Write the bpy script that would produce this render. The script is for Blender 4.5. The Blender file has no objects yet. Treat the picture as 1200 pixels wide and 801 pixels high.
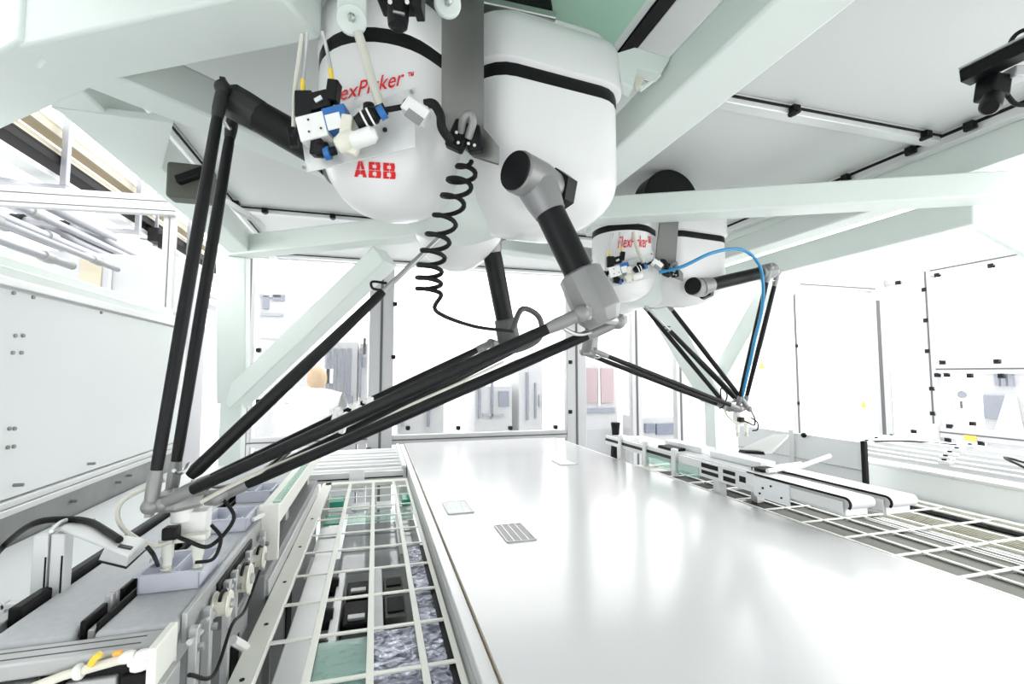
import bpy, bmesh, math, random
from mathutils import Vector as V, Matrix
random.seed(7)
C = bpy.context.scene.collection
sc = bpy.context.scene
# ---------------------------------------------------------------- camera, light, exposure
F = 560.0
PSI, TH, CZ = math.radians(15.91157), math.radians(3.83105), 1.6
FW = V((math.sin(PSI)*math.cos(TH), math.cos(PSI)*math.cos(TH), math.sin(TH)))
RT = V((math.cos(PSI), -math.sin(PSI), 0))
UP = RT.cross(FW)
EYE = V((0, 0, CZ))
cd = bpy.data.cameras.new('camera'); cd.sensor_width = 36; cd.lens = F/1200*36; cd.clip_start = .02; cd.clip_end = 200
cam = bpy.data.objects.new('camera', cd); C.objects.link(cam)
cam.matrix_world = Matrix(((RT.x, UP.x, -FW.x, 0), (RT.y, UP.y, -FW.y, 0), (RT.z, UP.z, -FW.z, CZ), (0, 0, 0, 1)))
sc.camera = cam
w = bpy.data.worlds.new('daylit_hall'); sc.world = w; w.use_nodes = True
bg = w.node_tree.nodes['Background']; bg.inputs[0].default_value = (1, 1, 1, 1); bg.inputs[1].default_value = 3.9
sc.view_settings.view_transform = 'Standard'; sc.view_settings.look = 'None'
sc.view_settings.gamma = 1; sc.view_settings.exposure = 0.0
sc.view_settings.use_curve_mapping = False
try:
    sc.cycles.max_bounces = 8; sc.cycles.transparent_max_bounces = 16; sc.cycles.use_denoising = True
except Exception: pass

# survey rays: a pixel of the 1200x801 photograph met with a plane of the real place
def ray(x, y): return FW + RT*((x-600)/F) + UP*((400.5-y)/F)
def atd(x, y, d): return EYE + ray(x, y)*d
def aty(x, y, Y): r = ray(x, y); return EYE + r*(Y/r.y)
def atz(x, y, z): r = ray(x, y); return EYE + r*((z-CZ)/r.z)
def atx(x, y, X): r = ray(x, y); return EYE + r*(X/r.x)

# ---------------------------------------------------------------- materials
def mat(name, col, rough=.5, metal=0, noise=0, nscale=40, bump=0, coat=0, spec=.5):
    m = bpy.data.materials.new(name); m.use_nodes = True
    nt = m.node_tree; b = nt.nodes['Principled BSDF']
    b.inputs['Base Color'].default_value = (*col, 1); b.inputs['Roughness'].default_value = rough
    b.inputs['Metallic'].default_value = metal; b.inputs['Specular IOR Level'].default_value = spec
    if coat: b.inputs['Coat Weight'].default_value = coat; b.inputs['Coat Roughness'].default_value = .08
    if noise or bump:
        tc = nt.nodes.new('ShaderNodeTexCoord'); n = nt.nodes.new('ShaderNodeTexNoise')
        n.inputs['Scale'].default_value = nscale; n.inputs['Detail'].default_value = 4
        nt.links.new(tc.outputs['Object'], n.inputs['Vector'])
        if noise:
            mx = nt.nodes.new('ShaderNodeMix'); mx.data_type = 'RGBA'
            mx.inputs[6].default_value = (*[max(0, c*(1-noise)) for c in col], 1)
            mx.inputs[7].default_value = (*[min(1, c*(1+noise*.6)) for c in col], 1)
            nt.links.new(n.outputs['Fac'], mx.inputs[0]); nt.links.new(mx.outputs[2], b.inputs['Base Color'])
        if bump:
            bp = nt.nodes.new('ShaderNodeBump'); bp.inputs['Strength'].default_value = bump; bp.inputs['Distance'].default_value = .002
            nt.links.new(n.outputs['Fac'], bp.inputs['Height']); nt.links.new(bp.outputs['Normal'], b.inputs['Normal'])
    return m
def glassy(name, tint, alpha, rough=.05):
    """clear or tinted sheet: see-through mixed with a glossy, tinted surface"""
    m = bpy.data.materials.new(name); m.use_nodes = True
    nt = m.node_tree; b = nt.nodes['Principled BSDF']; out = nt.nodes['Material Output']
    b.inputs['Base Color'].default_value = (*tint, 1); b.inputs['Roughness'].default_value = rough
    t = nt.nodes.new('ShaderNodeBsdfTransparent'); t.inputs[0].default_value = (*[min(1, .6+.4*c) for c in tint], 1)
    mx = nt.nodes.new('ShaderNodeMixShader'); mx.inputs[0].default_value = alpha
    nt.links.new(t.outputs[0], mx.inputs[1]); nt.links.new(b.outputs[0], mx.inputs[2]); nt.links.new(mx.outputs[0], out.inputs[0])
    return m
def foil(name):
    m = mat(name, (.42, .45, .56), .22, .75)
    nt = m.node_tree; b = nt.nodes['Principled BSDF']
    tc = nt.nodes.new('ShaderNodeTexCoord'); v = nt.nodes.new('ShaderNodeTexVoronoi'); v.inputs['Scale'].default_value = 38
    n = nt.nodes.new('ShaderNodeTexNoise'); n.inputs['Scale'].default_value = 24; n.inputs['Detail'].default_value = 6; n.inputs['Distortion'].default_value = 1.5
    bp = nt.nodes.new('ShaderNodeBump'); bp.inputs['Strength'].default_value = .9; bp.inputs['Distance'].default_value = .012
    ad = nt.nodes.new('ShaderNodeMath'); ad.operation = 'ADD'
    nt.links.new(tc.outputs['Object'], v.inputs['Vector']); nt.links.new(tc.outputs['Object'], n.inputs['Vector'])
    nt.links.new(v.outputs['Distance'], ad.inputs[0]); nt.links.new(n.outputs['Fac'], ad.inputs[1])
    nt.links.new(ad.outputs[0], bp.inputs['Height']); nt.links.new(bp.outputs['Normal'], b.inputs['Normal'])
    rp = nt.nodes.new('ShaderNodeValToRGB'); rp.color_ramp.elements[0].position = .35; rp.color_ramp.elements[1].position = .7
    rp.color_ramp.elements[0].color = (.10, .11, .16, 1); rp.color_ramp.elements[1].color = (.62, .65, .76, 1)
    nt.links.new(n.outputs['Fac'], rp.inputs[0]); nt.links.new(rp.outputs[0], b.inputs['Base Color'])
    return m
def brushed(name, col, rough=.35):
    m = mat(name, col, rough, 1)
    nt = m.node_tree; b = nt.nodes['Principled BSDF']
    tc = nt.nodes.new('ShaderNodeTexCoord'); mp = nt.nodes.new('ShaderNodeMapping'); mp.inputs['Scale'].default_value = (3, 3, 160)
    n = nt.nodes.new('ShaderNodeTexNoise'); n.inputs['Scale'].default_value = 3
    bp = nt.nodes.new('ShaderNodeBump'); bp.inputs['Strength'].default_value = .12; bp.inputs['Distance'].default_value = .001
    nt.links.new(tc.outputs['Object'], mp.inputs[0]); nt.links.new(mp.outputs[0], n.inputs['Vector'])
    nt.links.new(n.outputs['Fac'], bp.inputs['Height']); nt.links.new(bp.outputs['Normal'], b.inputs['Normal'])
    return m
M = dict(
 shell=mat('white_robot_shell', (.82, .82, .82), .32, coat=.2),
 paint=mat('pale_mint_paint', (.74, .80, .765), .45, noise=.03, nscale=6),
 panel=mat('light_grey_sheet', (.79, .82, .82), .5, noise=.02, nscale=3),
 ceil=mat('ceiling_sheet', (.68, .70, .69), .5, noise=.03, nscale=2),
 mint=mat('mint_acrylic', (.42, .66, .52), .3),
 alu=mat('anodised_aluminium', (.74, .75, .75), .38, .35, noise=.04, nscale=20),
 alud=mat('dull_aluminium', (.52, .53, .53), .42, .5, noise=.08, nscale=25),
 zinc=mat('galvanised_sheet', (.30, .31, .30), .45, .4, noise=.3, nscale=9),
 steeld=brushed('stainless_dark_reflection', (.20, .20, .19), .4),  # darker copy of the stainless, its dark reflection put into the colour
 steel=brushed('brushed_stainless', (.48, .49, .48)),
 cast=mat('grey_cast_aluminium', (.27, .27, .27), .4, .3, noise=.05, nscale=30),
 darkcast=mat('dark_cast_knuckle', (.03, .03, .03), .4, spec=.3),
 aluo=mat('hall_aluminium', (.46, .465, .47), .45, .2, noise=.04, nscale=20),
 slotd=mat('dark_slot', (.09, .09, .095), .6),
 palem=mat('pale_hall_machine', (.42, .43, .44), .55),
 midcast=mat('dull_cast', (.07, .07, .07), .45, noise=.1, nscale=40),
 aluc=mat('conveyor_aluminium', (.50, .51, .51), .4, .4, noise=.08, nscale=20),
 carbon=mat('carbon_fibre_tube', (.010, .010, .011), .38, noise=.3, nscale=200, spec=.22),
 black=mat('black_plastic', (.007, .007, .008), .4, spec=.2),
 rubber=mat('black_rubber', (.012, .012, .012), .6, spec=.2),
 white=mat('white_plastic', (.86, .86, .84), .4),
 cream=mat('cream_enamel', (.84, .85, .78), .4),
 ivory=mat('ivory_plastic', (.78, .76, .66), .4),
 belt=mat('white_belt', (.72, .725, .73), .2, coat=.08, spec=.35, noise=.01, nscale=2),
 greybelt=mat('pale_grey_belt', (.50, .52, .54), .45, noise=.15, nscale=60, bump=.15),
 dark=mat('dark_recess', (.015, .015, .015), .6, spec=.15),
 olive=mat('olive_grey_sheet', (.13, .135, .115), .5, spec=.15),
 grey=mat('mid_grey_paint', (.27, .28, .28), .5, noise=.08, nscale=10),
 pale=mat('pale_machine_paint', (.84, .86, .88), .5),
 blue=mat('blue_plastic', (.02, .14, .42), .35),
 red=mat('red_print', (.75, .012, .02), .5),
 yellow=mat('yellow_plastic', (.85, .62, .06), .45),
 orange=mat('orange_mark', (.85, .42, .08), .5),
 brass=mat('brass_edge', (.55, .43, .26), .4, .4),
 green=mat('green_acrylic', (.05, .42, .28), .25),
 ochre=mat('ochre_tray', (.32, .23, .12), .5),
 tyellow=mat('pale_yellow_tray', (.42, .39, .30), .5),
 pipe=mat('silver_pipe', (.30, .31, .33), .4, .4),
 bluegrey=mat('blue_grey_cabinet', (.17, .19, .24), .5, noise=.3, nscale=25),
 rose=mat('rose_grey_glass', (.30, .21, .23), .3),
 cell=mat('wafer_grey', (.15, .14, .145), .35, 0, noise=.5, nscale=60),
 floor=mat('pale_floor', (.62, .64, .64), .35, noise=.05, nscale=2),
 hall=mat('white_hall_wall', (.86, .87, .87), .6),
 coat=mat('white_lab_coat', (.88, .88, .88), .8), hair=mat('sandy_hair', (.55, .38, .22), .7, noise=.3, nscale=80),
 skin=mat('skin', (.75, .52, .42), .55), trouser=mat('grey_trousers', (.3, .32, .36), .8),
 tubec=mat('milky_hose', (.62, .61, .54), .35), bluehose=mat('blue_hose', (.02, .25, .50), .35),
 foil=foil('crumpled_silver_film'),
 glass=glassy('clear_sheet', (1, 1, 1), .06), tray=glassy('frosted_tray_plastic', (.80, .82, .90), .62, .3),
 greenglass=glassy('green_glass_sheet', (.62, .85, .76), .30), greyglass=glassy('grey_glass_sheet', (.35, .38, .38), .6),
)

# ---------------------------------------------------------------- mesh helpers
class MB:
    def __init__(s): s.v = []; s.f = []
    def add(s, vs, fs):
        o = len(s.v); s.v += [V(p) for p in vs]; s.f += [tuple(o+i for i in f) for f in fs]; return s
    def hexa(s, c8):
        return s.add(c8, [(0,3,2,1), (4,5,6,7), (0,1,5,4), (1,2,6,5), (2,3,7,6), (3,0,4,7)])
    def box(s, x0, x1, y0, y1, z0, z1):
        return s.hexa([(x0,y0,z0), (x1,y0,z0), (x1,y1,z0), (x0,y1,z0), (x0,y0,z1), (x1,y0,z1), (x1,y1,z1), (x0,y1,z1)])
    def obox(s, c, sz, R):
        c = V(c); return s.hexa([c + R @ V((i*sz[0]/2, j*sz[1]/2, k*sz[2]/2)) for i, j, k in ((-1,-1,-1), (1,-1,-1), (1,1,-1), (-1,1,-1), (-1,-1,1), (1,-1,1), (1,1,1), (-1,1,1))])
    def bar(s, p, q, w, h, up=(0, 0, 1)):
        p, q = V(p), V(q); d = (q-p).normalized(); u = V(up)
        if abs(d.dot(u)) > .98: u = V((0, 1, 0))
        sd = d.cross(u).normalized()*(w/2); t = sd.cross(d).normalized()*(h/2)
        return s.hexa([p-sd-t, q-sd-t, q+sd-t, p+sd-t, p-sd+t, q-sd+t, q+sd+t, p+sd+t])
    def loft(s, rings, caps=True):
        n = len(rings[0]); o = len(s.v)
        for r in rings: s.v += [V(p) for p in r]
        for i in range(len(rings)-1):
            for j in range(n):
                a, b = o+i*n+j, o+i*n+(j+1) % n
                s.f.append((a, b, b+n, a+n))
        if caps:
            s.f.append(tuple(o+j for j in reversed(range(n)))); s.f.append(tuple(o+(len(rings)-1)*n+j for j in range(n)))
        return s
    def cyl(s, p, q, r, r2=None, n=16):
        p, q = V(p), V(q); r2 = r if r2 is None else r2
        d = (q-p).normalized(); u = d.orthogonal().normalized(); t = d.cross(u)
        return s.loft([[c + u*(rr*math.cos(a)) + t*(rr*math.sin(a)) for a in [2*math.pi*k/n for k in range(n)]] for c, rr in ((p, r), (q, r2))])
    def turn(s, p, q, prof, n=20):
        """profile of (fraction along p-q, radius)"""
        p, q = V(p), V(q); d = (q-p); u = d.normalized().orthogonal().normalized(); t = d.normalized().cross(u)
        return s.loft([[p + d*f + u*(rr*math.cos(a)) + t*(rr*math.sin(a)) for a in [2*math.pi*k/n for k in range(n)]] for f, rr in prof])
    def tube(s, pts, r, n=8):
        pts = [V(p) for p in pts]; u = None; rings = []
        for i, p in enumerate(pts):
            d = (pts[min(i+1, len(pts)-1)] - pts[max(i-1, 0)]).normalized()
            u = d.orthogonal().normalized() if u is None else (u - d*u.dot(d)).normalized()
            t = d.cross(u); rr = r[i] if isinstance(r, (list, tuple)) else r
            rings.append([p + u*(rr*math.cos(a)) + t*(rr*math.sin(a)) for a in [2*math.pi*k/n for k in range(n)]])
        return s.loft(rings)
    def ball(s, c, r, n=12):
        c = V(c); sx = r if isinstance(r, (tuple, list)) else (r, r, r)
        return s.loft([[c + V((sx[0]*math.sin(b)*math.cos(a), sx[1]*math.sin(b)*math.sin(a), -sx[2]*math.cos(b))) for a in [2*math.pi*k/n for k in range(n)]] for b in [math.pi*(.06+.88*i/8) for i in range(9)]])
    def prism(s, poly, ext):
        e = V(ext); return s.loft([[V(p) for p in poly], [V(p)+e for p in poly]])
    def build(s, name, m, parent=None, bevel=0, seg=2, kind=None, label=None):
        org = V((0, 0, 0))
        o = parent
        while o is not None: org = org + V(o.location); o = o.parent
        me = bpy.data.meshes.new(name)
        if parent is None:
            lo = [min(p[k] for p in s.v) for k in range(3)]; hi = [max(p[k] for p in s.v) for k in range(3)]
            loc = V(((lo[0]+hi[0])/2, (lo[1]+hi[1])/2, lo[2]))
        else: loc = V((0, 0, 0))
        me.from_pydata([p-org-loc for p in s.v], [], s.f)
        bm = bmesh.new(); bm.from_mesh(me); bmesh.ops.recalc_face_normals(bm, faces=bm.faces)
        for f in bm.faces: f.smooth = True
        bm.to_mesh(me); bm.free()
        me.set_sharp_from_angle(angle=math.radians(38))
        me.materials.append(M[m] if isinstance(m, str) else m)
        ob = bpy.data.objects.new(name, me); C.objects.link(ob); ob.location = loc
        if parent is not None: ob.parent = parent
        if bevel:
            b = ob.modifiers.new('bevel', 'BEVEL'); b.width = bevel; b.segments = seg; b.limit_method = 'ANGLE'
        if kind: ob['kind'] = kind
        if label: ob['label'] = label
        return ob
def tag(o, label, cat, group=None):
    o['label'] = label; o['category'] = cat
    if group: o['group'] = group
    return o
def thing(name, label, cat, loc=(0, 0, 0), group=None):
    o = bpy.data.objects.new(name, None); C.objects.link(o); o.location = V(loc); o.empty_display_size = .05
    return tag(o, label, cat, group)
def bx(x0, x1, y0, y1, z0, z1): return MB().box(x0, x1, y0, y1, z0, z1)
def dup(src, off):
    """a sibling copy of a part, sharing its mesh"""
    c = src.copy(); C.objects.link(c); c.location = src.location + V(off); return c
def bez(pts, n=24):
    """Catmull-Rom through the points"""
    P = [V(p) for p in pts]; P = [P[0]*2-P[1]] + P + [P[-1]*2-P[-2]]; out = []
    for i in range(1, len(P)-2):
        for k in range(n):
            t = k/n; a, b, c, d = P[i-1], P[i], P[i+1], P[i+2]
            out.append(.5*((2*b) + (c-a)*t + (2*a-5*b+4*c-d)*t*t + (3*b-a-3*c+d)*t**3))
    out.append(P[-2]); return out
# ---------------------------------------------------------------- the setting
bx(-9, 14, -3, 16, -.1, 0).build('floor', 'floor', kind='structure')
bx(-1.26, 2.6, -1.06, -1.0, 1.0, 2.76).build('wall_light_block', 'panel', kind='structure')  # unseen; added, with the roof's reach behind the camera, to cut front light
bx(-9, 14, 16, 16.2, 0, 3.2).build('wall_back', 'hall', kind='structure')
# roof of the cell: sheets between aluminium profiles
ceil = bx(-.93, 2.6, -1.0, 4.75, 2.735, 2.76).build('ceiling', 'ceil', kind='structure')
ys = [-.98, 1.53, 3.45, 4.72]; xs = [-.91, .80, 2.50]
for i in range(3):
    for j in range(2):
        bx(xs[j]+.035, xs[j+1]-.02, ys[i]+.03, ys[i+1]-.03, 2.703, 2.735).build('ceiling_panel', 'ceil', ceil, .003)
bx(.22, .74, .62, 1.42, 2.685, 2.702).build('acrylic_panel', 'mint', ceil, .003, label='mint green tinted panel')
bx(.783, .832, -.9, 4.7, 2.698, 2.72).build('joint_shadow_strip', 'rubber', ceil)  # black strip standing in for the shadow along the roof gap
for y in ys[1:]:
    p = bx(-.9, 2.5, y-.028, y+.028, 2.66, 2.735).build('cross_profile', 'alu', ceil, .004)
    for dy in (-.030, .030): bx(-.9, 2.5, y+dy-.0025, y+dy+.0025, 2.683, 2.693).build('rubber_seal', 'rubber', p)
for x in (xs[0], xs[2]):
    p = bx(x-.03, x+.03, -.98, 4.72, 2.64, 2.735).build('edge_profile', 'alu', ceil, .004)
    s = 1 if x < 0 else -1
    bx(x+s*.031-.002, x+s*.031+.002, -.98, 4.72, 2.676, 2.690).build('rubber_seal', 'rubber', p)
cm = bx(-.018, .018, -.022, .022, -.022, .012)
def clip_part(parent, p, size=1, name='clip'):
    m = MB(); x, y, z = p; a = .018*size
    m.box(x-a, x+a, y-a, y+a, z-a*.9, z+a*.9); m.box(x-a*.5, x+a*.5, y-a*1.3, y+a*1.3, z-a*1.1, z-a*.4)
    return m.build(name, 'black', parent, .003)
for x in (1.62, 2.36, -.72, -.30): clip_part(ceil, (x, 1.492 if x > 0 else 3.41, 2.672), 1.0)
for y in (1.12, 1.38, 1.62, 1.95): clip_part(ceil, (2.455, y, 2.672), 1.0)
clip_part(ceil, (-.865, 3.3, 2.66), 1.3)
bx(2.535, 2.60, -.98, 4.72, 2.50, 2.735).build('trim_1', 'paint', kind='structure')

# left enclosure wall with its stepped cap and kick strips
wl = bx(-1.26, -1.20, .2, 3.52, 1.175, 1.885).build('wall_left', 'panel', kind='structure', bevel=.003)
bx(-1.34, -1.28, -1.0, 1.75, 1.9, 2.76).build('light_block_sheet', 'panel', wl)  # unseen sheet added above the wall to block light from the open left side
bx(-1.262, -1.19, .2, 3.52, 1.895, 1.925).build('cap_profile', 'alu', wl, .004)
bx(-1.29, -1.21, .2, 3.52, 1.925, 1.965).build('cap_profile', 'paint', wl, .004)
bx(-1.30, -1.25, .2, 3.52, 1.965, 2.01).build('cap_profile', 'paint', wl, .004)
bx(-1.27, -1.185, .2, 3.52, 1.147, 1.17).build('foot_profile', 'alu', wl, .003)
bx(-1.27, -1.178, .2, 3.52, 1.122, 1.145).build('foot_profile', 'alu', wl, .003)
bx(-1.262, -1.195, .2, 3.52, .99, 1.12).build('kick_plate', 'zinc', wl, .002)
bx(-1.26, -1.20, 3.525, 3.60, .6, 2.02).build('end_post', 'alu', wl, .005)
for x, y in ((17, 393), (26, 393), (14, 413), (24, 413), (10, 502), (16, 502), (8, 524), (15, 523), (15, 343), (38, 348), (118, 366)):
    p = atx(x, y, -1.2); MB().cyl((-1.205, p.y, p.z), (-1.194, p.y, p.z), .007, n=10).build('screw', 'zinc', wl)
for x, y in ((20, 568), (106, 543), (137, 565), (150, 557), (85, 587)):
    p = atx(x, y, -1.19); MB().cyl((-1.20, p.y, p.z), (-1.172, p.y, p.z), .006, n=10).build('screw', 'zinc', wl)
# ledge along the wall foot
lg = bx(-1.19, -.74, .2, 3.5, .985, 1.015).build('trim_2', 'panel', kind='structure', bevel=.003)
bx(-.76, -.74, .2, 3.5, .60, .985).build('front_sheet', 'grey', lg)
# thin posts and white rail behind the left wall
o = MB().bar(aty(-120, 222, 3.6), aty(206, 242, 3.6), .05, .13).build('trim_3', 'aluo', kind='structure', bevel=.006)
for dz in (-.03, .03): MB().bar(aty(-120, 222, 3.575) + V((0, 0, dz)), aty(206, 242, 3.575) + V((0, 0, dz)), .003, .006).build('profile_slot', 'slotd', o)
for px in (198, 206):
    p = aty(px, 250, 3.66); bx(p.x-.016, p.x+.016, 3.62, 3.66, .0, aty(200, 247, 3.66).z).build('trim_4', 'aluo', kind='structure', bevel=.004)

# ------------------------------------------------ transparent partition at the far end
YB = 4.85
def post(name, px0, px1, zt, zb=0, y=YB, d=.08):
    a, b = aty(px0, 420, y).x, aty(px1, 420, y).x
    o = bx(a, b, y, y+d, zb, zt).build(name, 'aluo', kind='structure', bevel=.006)
    m = (a+b)/2
    bx(m-.012, m+.012, y-.004, y+.002, zb, zt).build('profile_slot', 'slotd', o)
    return o
ZT = aty(560, 312, YB).z; ZS = aty(560, 508, YB).z
post('trim_5', 432, 461, ZT); post('trim_6', 664, 687, ZT); post('trim_7', 284, 296, ZT)
post('trim_8', 740, 752, ZT); post('trim_9', 792, 802, ZT); post('trim_10', 931, 936, ZT+.1, y=YB)
def rail(name, x0, x1, za, zb, y=YB):
    o = bx(x0, x1, y+.005, y+.075, za, zb).build(name, 'aluo', kind='structure', bevel=.005)
    bx(x0, x1, y, y+.006, (za+zb)/2-.006, (za+zb)/2+.006).build('profile_slot', 'slotd', o); return o
X = lambda px, py=420: aty(px, py, YB).x
rail('trim_11', X(290), X(432), ZS-.06, ZS+.03); rail('trim_12', X(461), X(664), ZS-.08, ZS+.01)
rail('trim_13', X(284), X(687), ZT-.04, ZT+.05); rail('trim_14', X(687), X(1030), ZT, ZT+.07)
def pane(n, x0, x1, z0, z1, clips, y=YB):
    o = bx(x0, x1, y+.028, y+.034, z0, z1).build('window_%d' % n, 'glass', kind='structure')
    for px, py in clips:
        p = aty(px, py, y+.01); clip_part(o, (p.x, y+.012, p.z), 1.15)
pane(1, X(295), X(433), ZS+.02, ZT-.03, [(303, 410), (303, 470)])
pane(2, X(460), X(665), ZS, ZT-.03, [(463, 356), (461, 418), (478, 501), (537, 501), (598, 501), (651, 500), (668, 367), (668, 424), (668, 482)])
pane(3, X(686), X(741), ZS, ZT, []); pane(4, X(801), X(932), ZS-.1, ZT, [(931, 339), (933, 405), (935, 472)])
# far right side: corner post, side wall panes
XR = 6.69
o = bx(X(1026), X(1044), YB, YB+.2, 0, aty(1035, 325, YB).z).build('trim_15', 'aluo', kind='structure', bevel=.01)
bx(X(1030), X(1034), YB-.004, YB, 0, 2.6).build('profile_slot', 'slotd', o)
def xr(px, py): return atx(px, py, XR)
y1, y2 = xr(1096, 420).y, xr(1081, 420).y
o = bx(XR, XR+.1, y1, y2, 0, 2.92).build('trim_16', 'aluo', kind='structure', bevel=.01)
bx(XR-.004, XR, y1+.05, y1+.07, 0, 2.9).build('profile_slot', 'slotd', o)
ztop = xr(1095, 318).z
for k, (za, zb) in enumerate(((ztop-.05, ztop+.09), (1.60, 1.72), (.82, .96))):
    o = bx(XR, XR+.1, .5, y1, za, zb).build('trim_%d' % (17+k), 'aluo', kind='structure', bevel=.008)
    bx(XR-.004, XR, .5, y1, (za+zb)/2-.008, (za+zb)/2+.008).build('profile_slot', 'slotd', o)
bx(XR+.02, XR+.1, y2, YB+.1, 2.80, 2.92).build('trim_20', 'aluo', kind='structure', bevel=.008)
def rpane(n, z0, z1, clips, ya=.5, yb=y1):
    o = bx(XR+.04, XR+.048, ya, yb, z0, z1).build('window_%d' % n, 'glass', kind='structure')
    for px, py in clips:
        p = atx(px, py, XR); clip_part(o, (XR+.01, p.y, p.z), 1.35)
rpane(5, 1.72, ztop, [(1083, 339), (1085, 375), (1087, 411), (1104, 424), (1168, 423), (1098, 322), (1161, 311)])
rpane(6, .96, 1.60, [(1092, 455), (1093, 484), (1098, 439), (1109, 439), (1136, 440), (1173, 440), (1112, 499), (1139, 496)])
rpane(7, 0, .82, [(1110, 515), (1149, 519)])
rpane(8, 0, 2.8, [(1052, 331), (1070, 505)], y2, YB)
o = bx(XR-.02, XR+.12, y1+.02, y2-.02, .78, .98).build('door_1', 'alu', kind='structure', bevel=.01)
# ---------------------------------------------------------------- welded gantry carrying the robots
P = 'paint'
g = thing('gantry_frame', 'welded pale mint steel gantry of box beams and V-shaped struts carrying both robots', 'gantry', (-.45, 3.25, 0))
tA, nA = V((.866, -.5, 0)), V((.5, .866, 0))
def pA(s, n, z): q = tA*s + nA*n; return V((q.x, q.y, z))
def beam(p, q, ww, h, name='beam', bev=.008, up=(0, 0, 1)): return MB().bar(p, q, ww, h, up).build(name, P, g, bev)
beam(pA(-1.36, .818, 2.51), pA(-.665, .818, 2.51), .15, .32)
beam(pA(-.68, .80, 2.545), pA(.52, .80, 2.545), .11, .25)
n1 = V((-.76, 1.42, 2.51)); beam(n1 + V((.02, -.05, .006)), V((-1.62, 2.12, 2.516)), .17, .32)
beam((-.835, 1.42, 2.428), (-.835, 3.36, 2.428), .13, .14)
beam((-.78, 1.36, 2.41), (.02, 2.05, 2.41), .12, .12)
beam((-.9, 3.42, 2.41), (.9, 2.20, 2.41), .13, .12)
beam((.82, 2.25, 2.41), (3.05, 1.12, 2.40), .13, .11)
beam((.84, .05, 2.41), (.84, 2.3, 2.41), .16, .12)
beam((2.26, 1.55, 2.41), (2.26, 3.3, 2.41), .13, .11)
beam((2.62, 1.45, 2.345), (2.62, 3.6, 2.345), .12, .15)
beam((2.26, 3.2, 2.41), (.2, 2.72, 2.41), .12, .10)
K = aty(274, 470, 3.62)
beam(K, V((-.90, 3.44, 2.36)), .17, .13, 'strut'); beam(K, aty(452, 300, 2.95), .14, .13, 'strut')
beam((K.x, K.y, .02), K + V((0, 0, .09)), .13, .13, 'post'); bx(K.x-.12, K.x+.12, K.y-.12, K.y+.12, 0, .02).build('foot_plate', P, g)
K2 = aty(838, 465, 3.53)
beam(K2, aty(742, 292, 2.95), .22, .14, 'strut'); beam(K2, aty(940, 288, 2.72), .23, .14, 'strut')
beam((K2.x, K2.y, .02), K2 + V((0, 0, .07)), .13, .13, 'post'); bx(K2.x-.12, K2.x+.12, K2.y-.12, K2.y+.12, 0, .02).build('foot_plate', P, g)
# node gussets, robot mounting lugs and their bolts
MB().prism([aty(1128, 258, 1.62), aty(1215, 236, 1.5), aty(1215, 305, 1.5)], (.01, .03, 0)).build('gusset', P, g)
MB().prism([(-.90, 1.62, 2.355), (-.77, 1.62, 2.355), (-.60, 1.62, 2.355), (-.77, 2.0, 2.355)], (0, 0, .02)).build('gusset', P, g)
for px, py, d, r in ((412, 22, .98, .030), (525, 3, .92, .026)):
    c = atd(px, py, d); m = MB(); u = V((0, -1, -.25)).normalized()
    m.cyl(c, c - u*.012, r, n=24); m.bar(c - u*.006, c - u*.006 + V((0, 0, .12)), r*1.9, .012, (0, 1, 0))
    lug = m.build('mounting_lug', P, g, .003)
    MB().turn(c + u*.016, c - u*.002, [(0, .003), (.2, .0075), (.8, .008), (1, .0065)], 6).build('bolt', 'steel', lug)
q = [atd(x, y, 1.30) for x, y in ((722, 62), (744, 55), (786, 68), (775, 86), (748, 80), (742, 104), (728, 96))]
lug = MB().prism(q, FW*.05).build('mounting_bracket', P, g, .003)
MB().prism([atd(x, y, 1.335) for x, y in ((743, 76), (765, 81), (745, 106))], FW*.01).build('rib', 'ivory', lug)
MB().bar(atd(750, 106, 1.28), atd(774, 88, 1.28), .01, .006).build('shim', 'paint', lug)
# junction box fixed on the left beam
c = atz(226, 217, 2.295)
jb = bx(c.x-.07, c.x+.07, c.y-.05, c.y+.03, c.z-.065, c.z+.065).build('junction_box', 'olive', g, .012)
MB().bar(c + V((-.03, -.06, -.01)), c + V((.06, -.075, .03)), .03, .03).build('plug', 'black', jb, .005)
c = atz(249, 223, 2.30); bx(c.x-.02, c.x+.02, c.y, c.y+.01, c.z-.03, c.z+.03).build('warning_mark', 'orange', g)
c = aty(295, 255, 2.9); m = MB(); m.bar(c + V((-.22, 0, .13)), c, .08, .03); m.bar(c, c + V((.06, 0, -.04)), .10, .02)
m.build('door_closer', 'alu', g, .004)

# ---------------------------------------------------------------- robots
def stadium(a, b, r, n=40):
    """plan outline round the segment a-b with radius r, a is the hub end"""
    a, b = V((a[0], a[1], 0)), V((b[0], b[1], 0)); d = (b-a).normalized(); s = V((-d.y, d.x, 0)); out = []
    h = n//2
    for k in range(h):
        t = -math.pi/2 + math.pi*k/(h-1); out.append(b + d*(r*math.cos(t)) + s*(r*math.sin(t)))
    for k in range(h):
        t = math.pi/2 + math.pi*k/(h-1); out.append(a + d*(r*math.cos(t)) + s*(r*math.sin(t)))
    return out
def rbox(c, ax, lx, ly, r, n=6):
    """rounded rectangle in plan: centre, axis, half lengths"""
    d = V((ax[0], ax[1], 0)).normalized(); s = V((-d.y, d.x, 0)); out = []
    for (i, j, t0) in ((1, -1, -90), (1, 1, 0), (-1, 1, 90), (-1, -1, 180)):
        for k in range(n):
            t = math.radians(t0 + 90*k/(n-1)); out.append(V((c[0], c[1], 0)) + d*(i*(lx-r) + r*math.cos(t)) + s*(j*(ly-r) + r*math.sin(t)))
    return out
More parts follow.
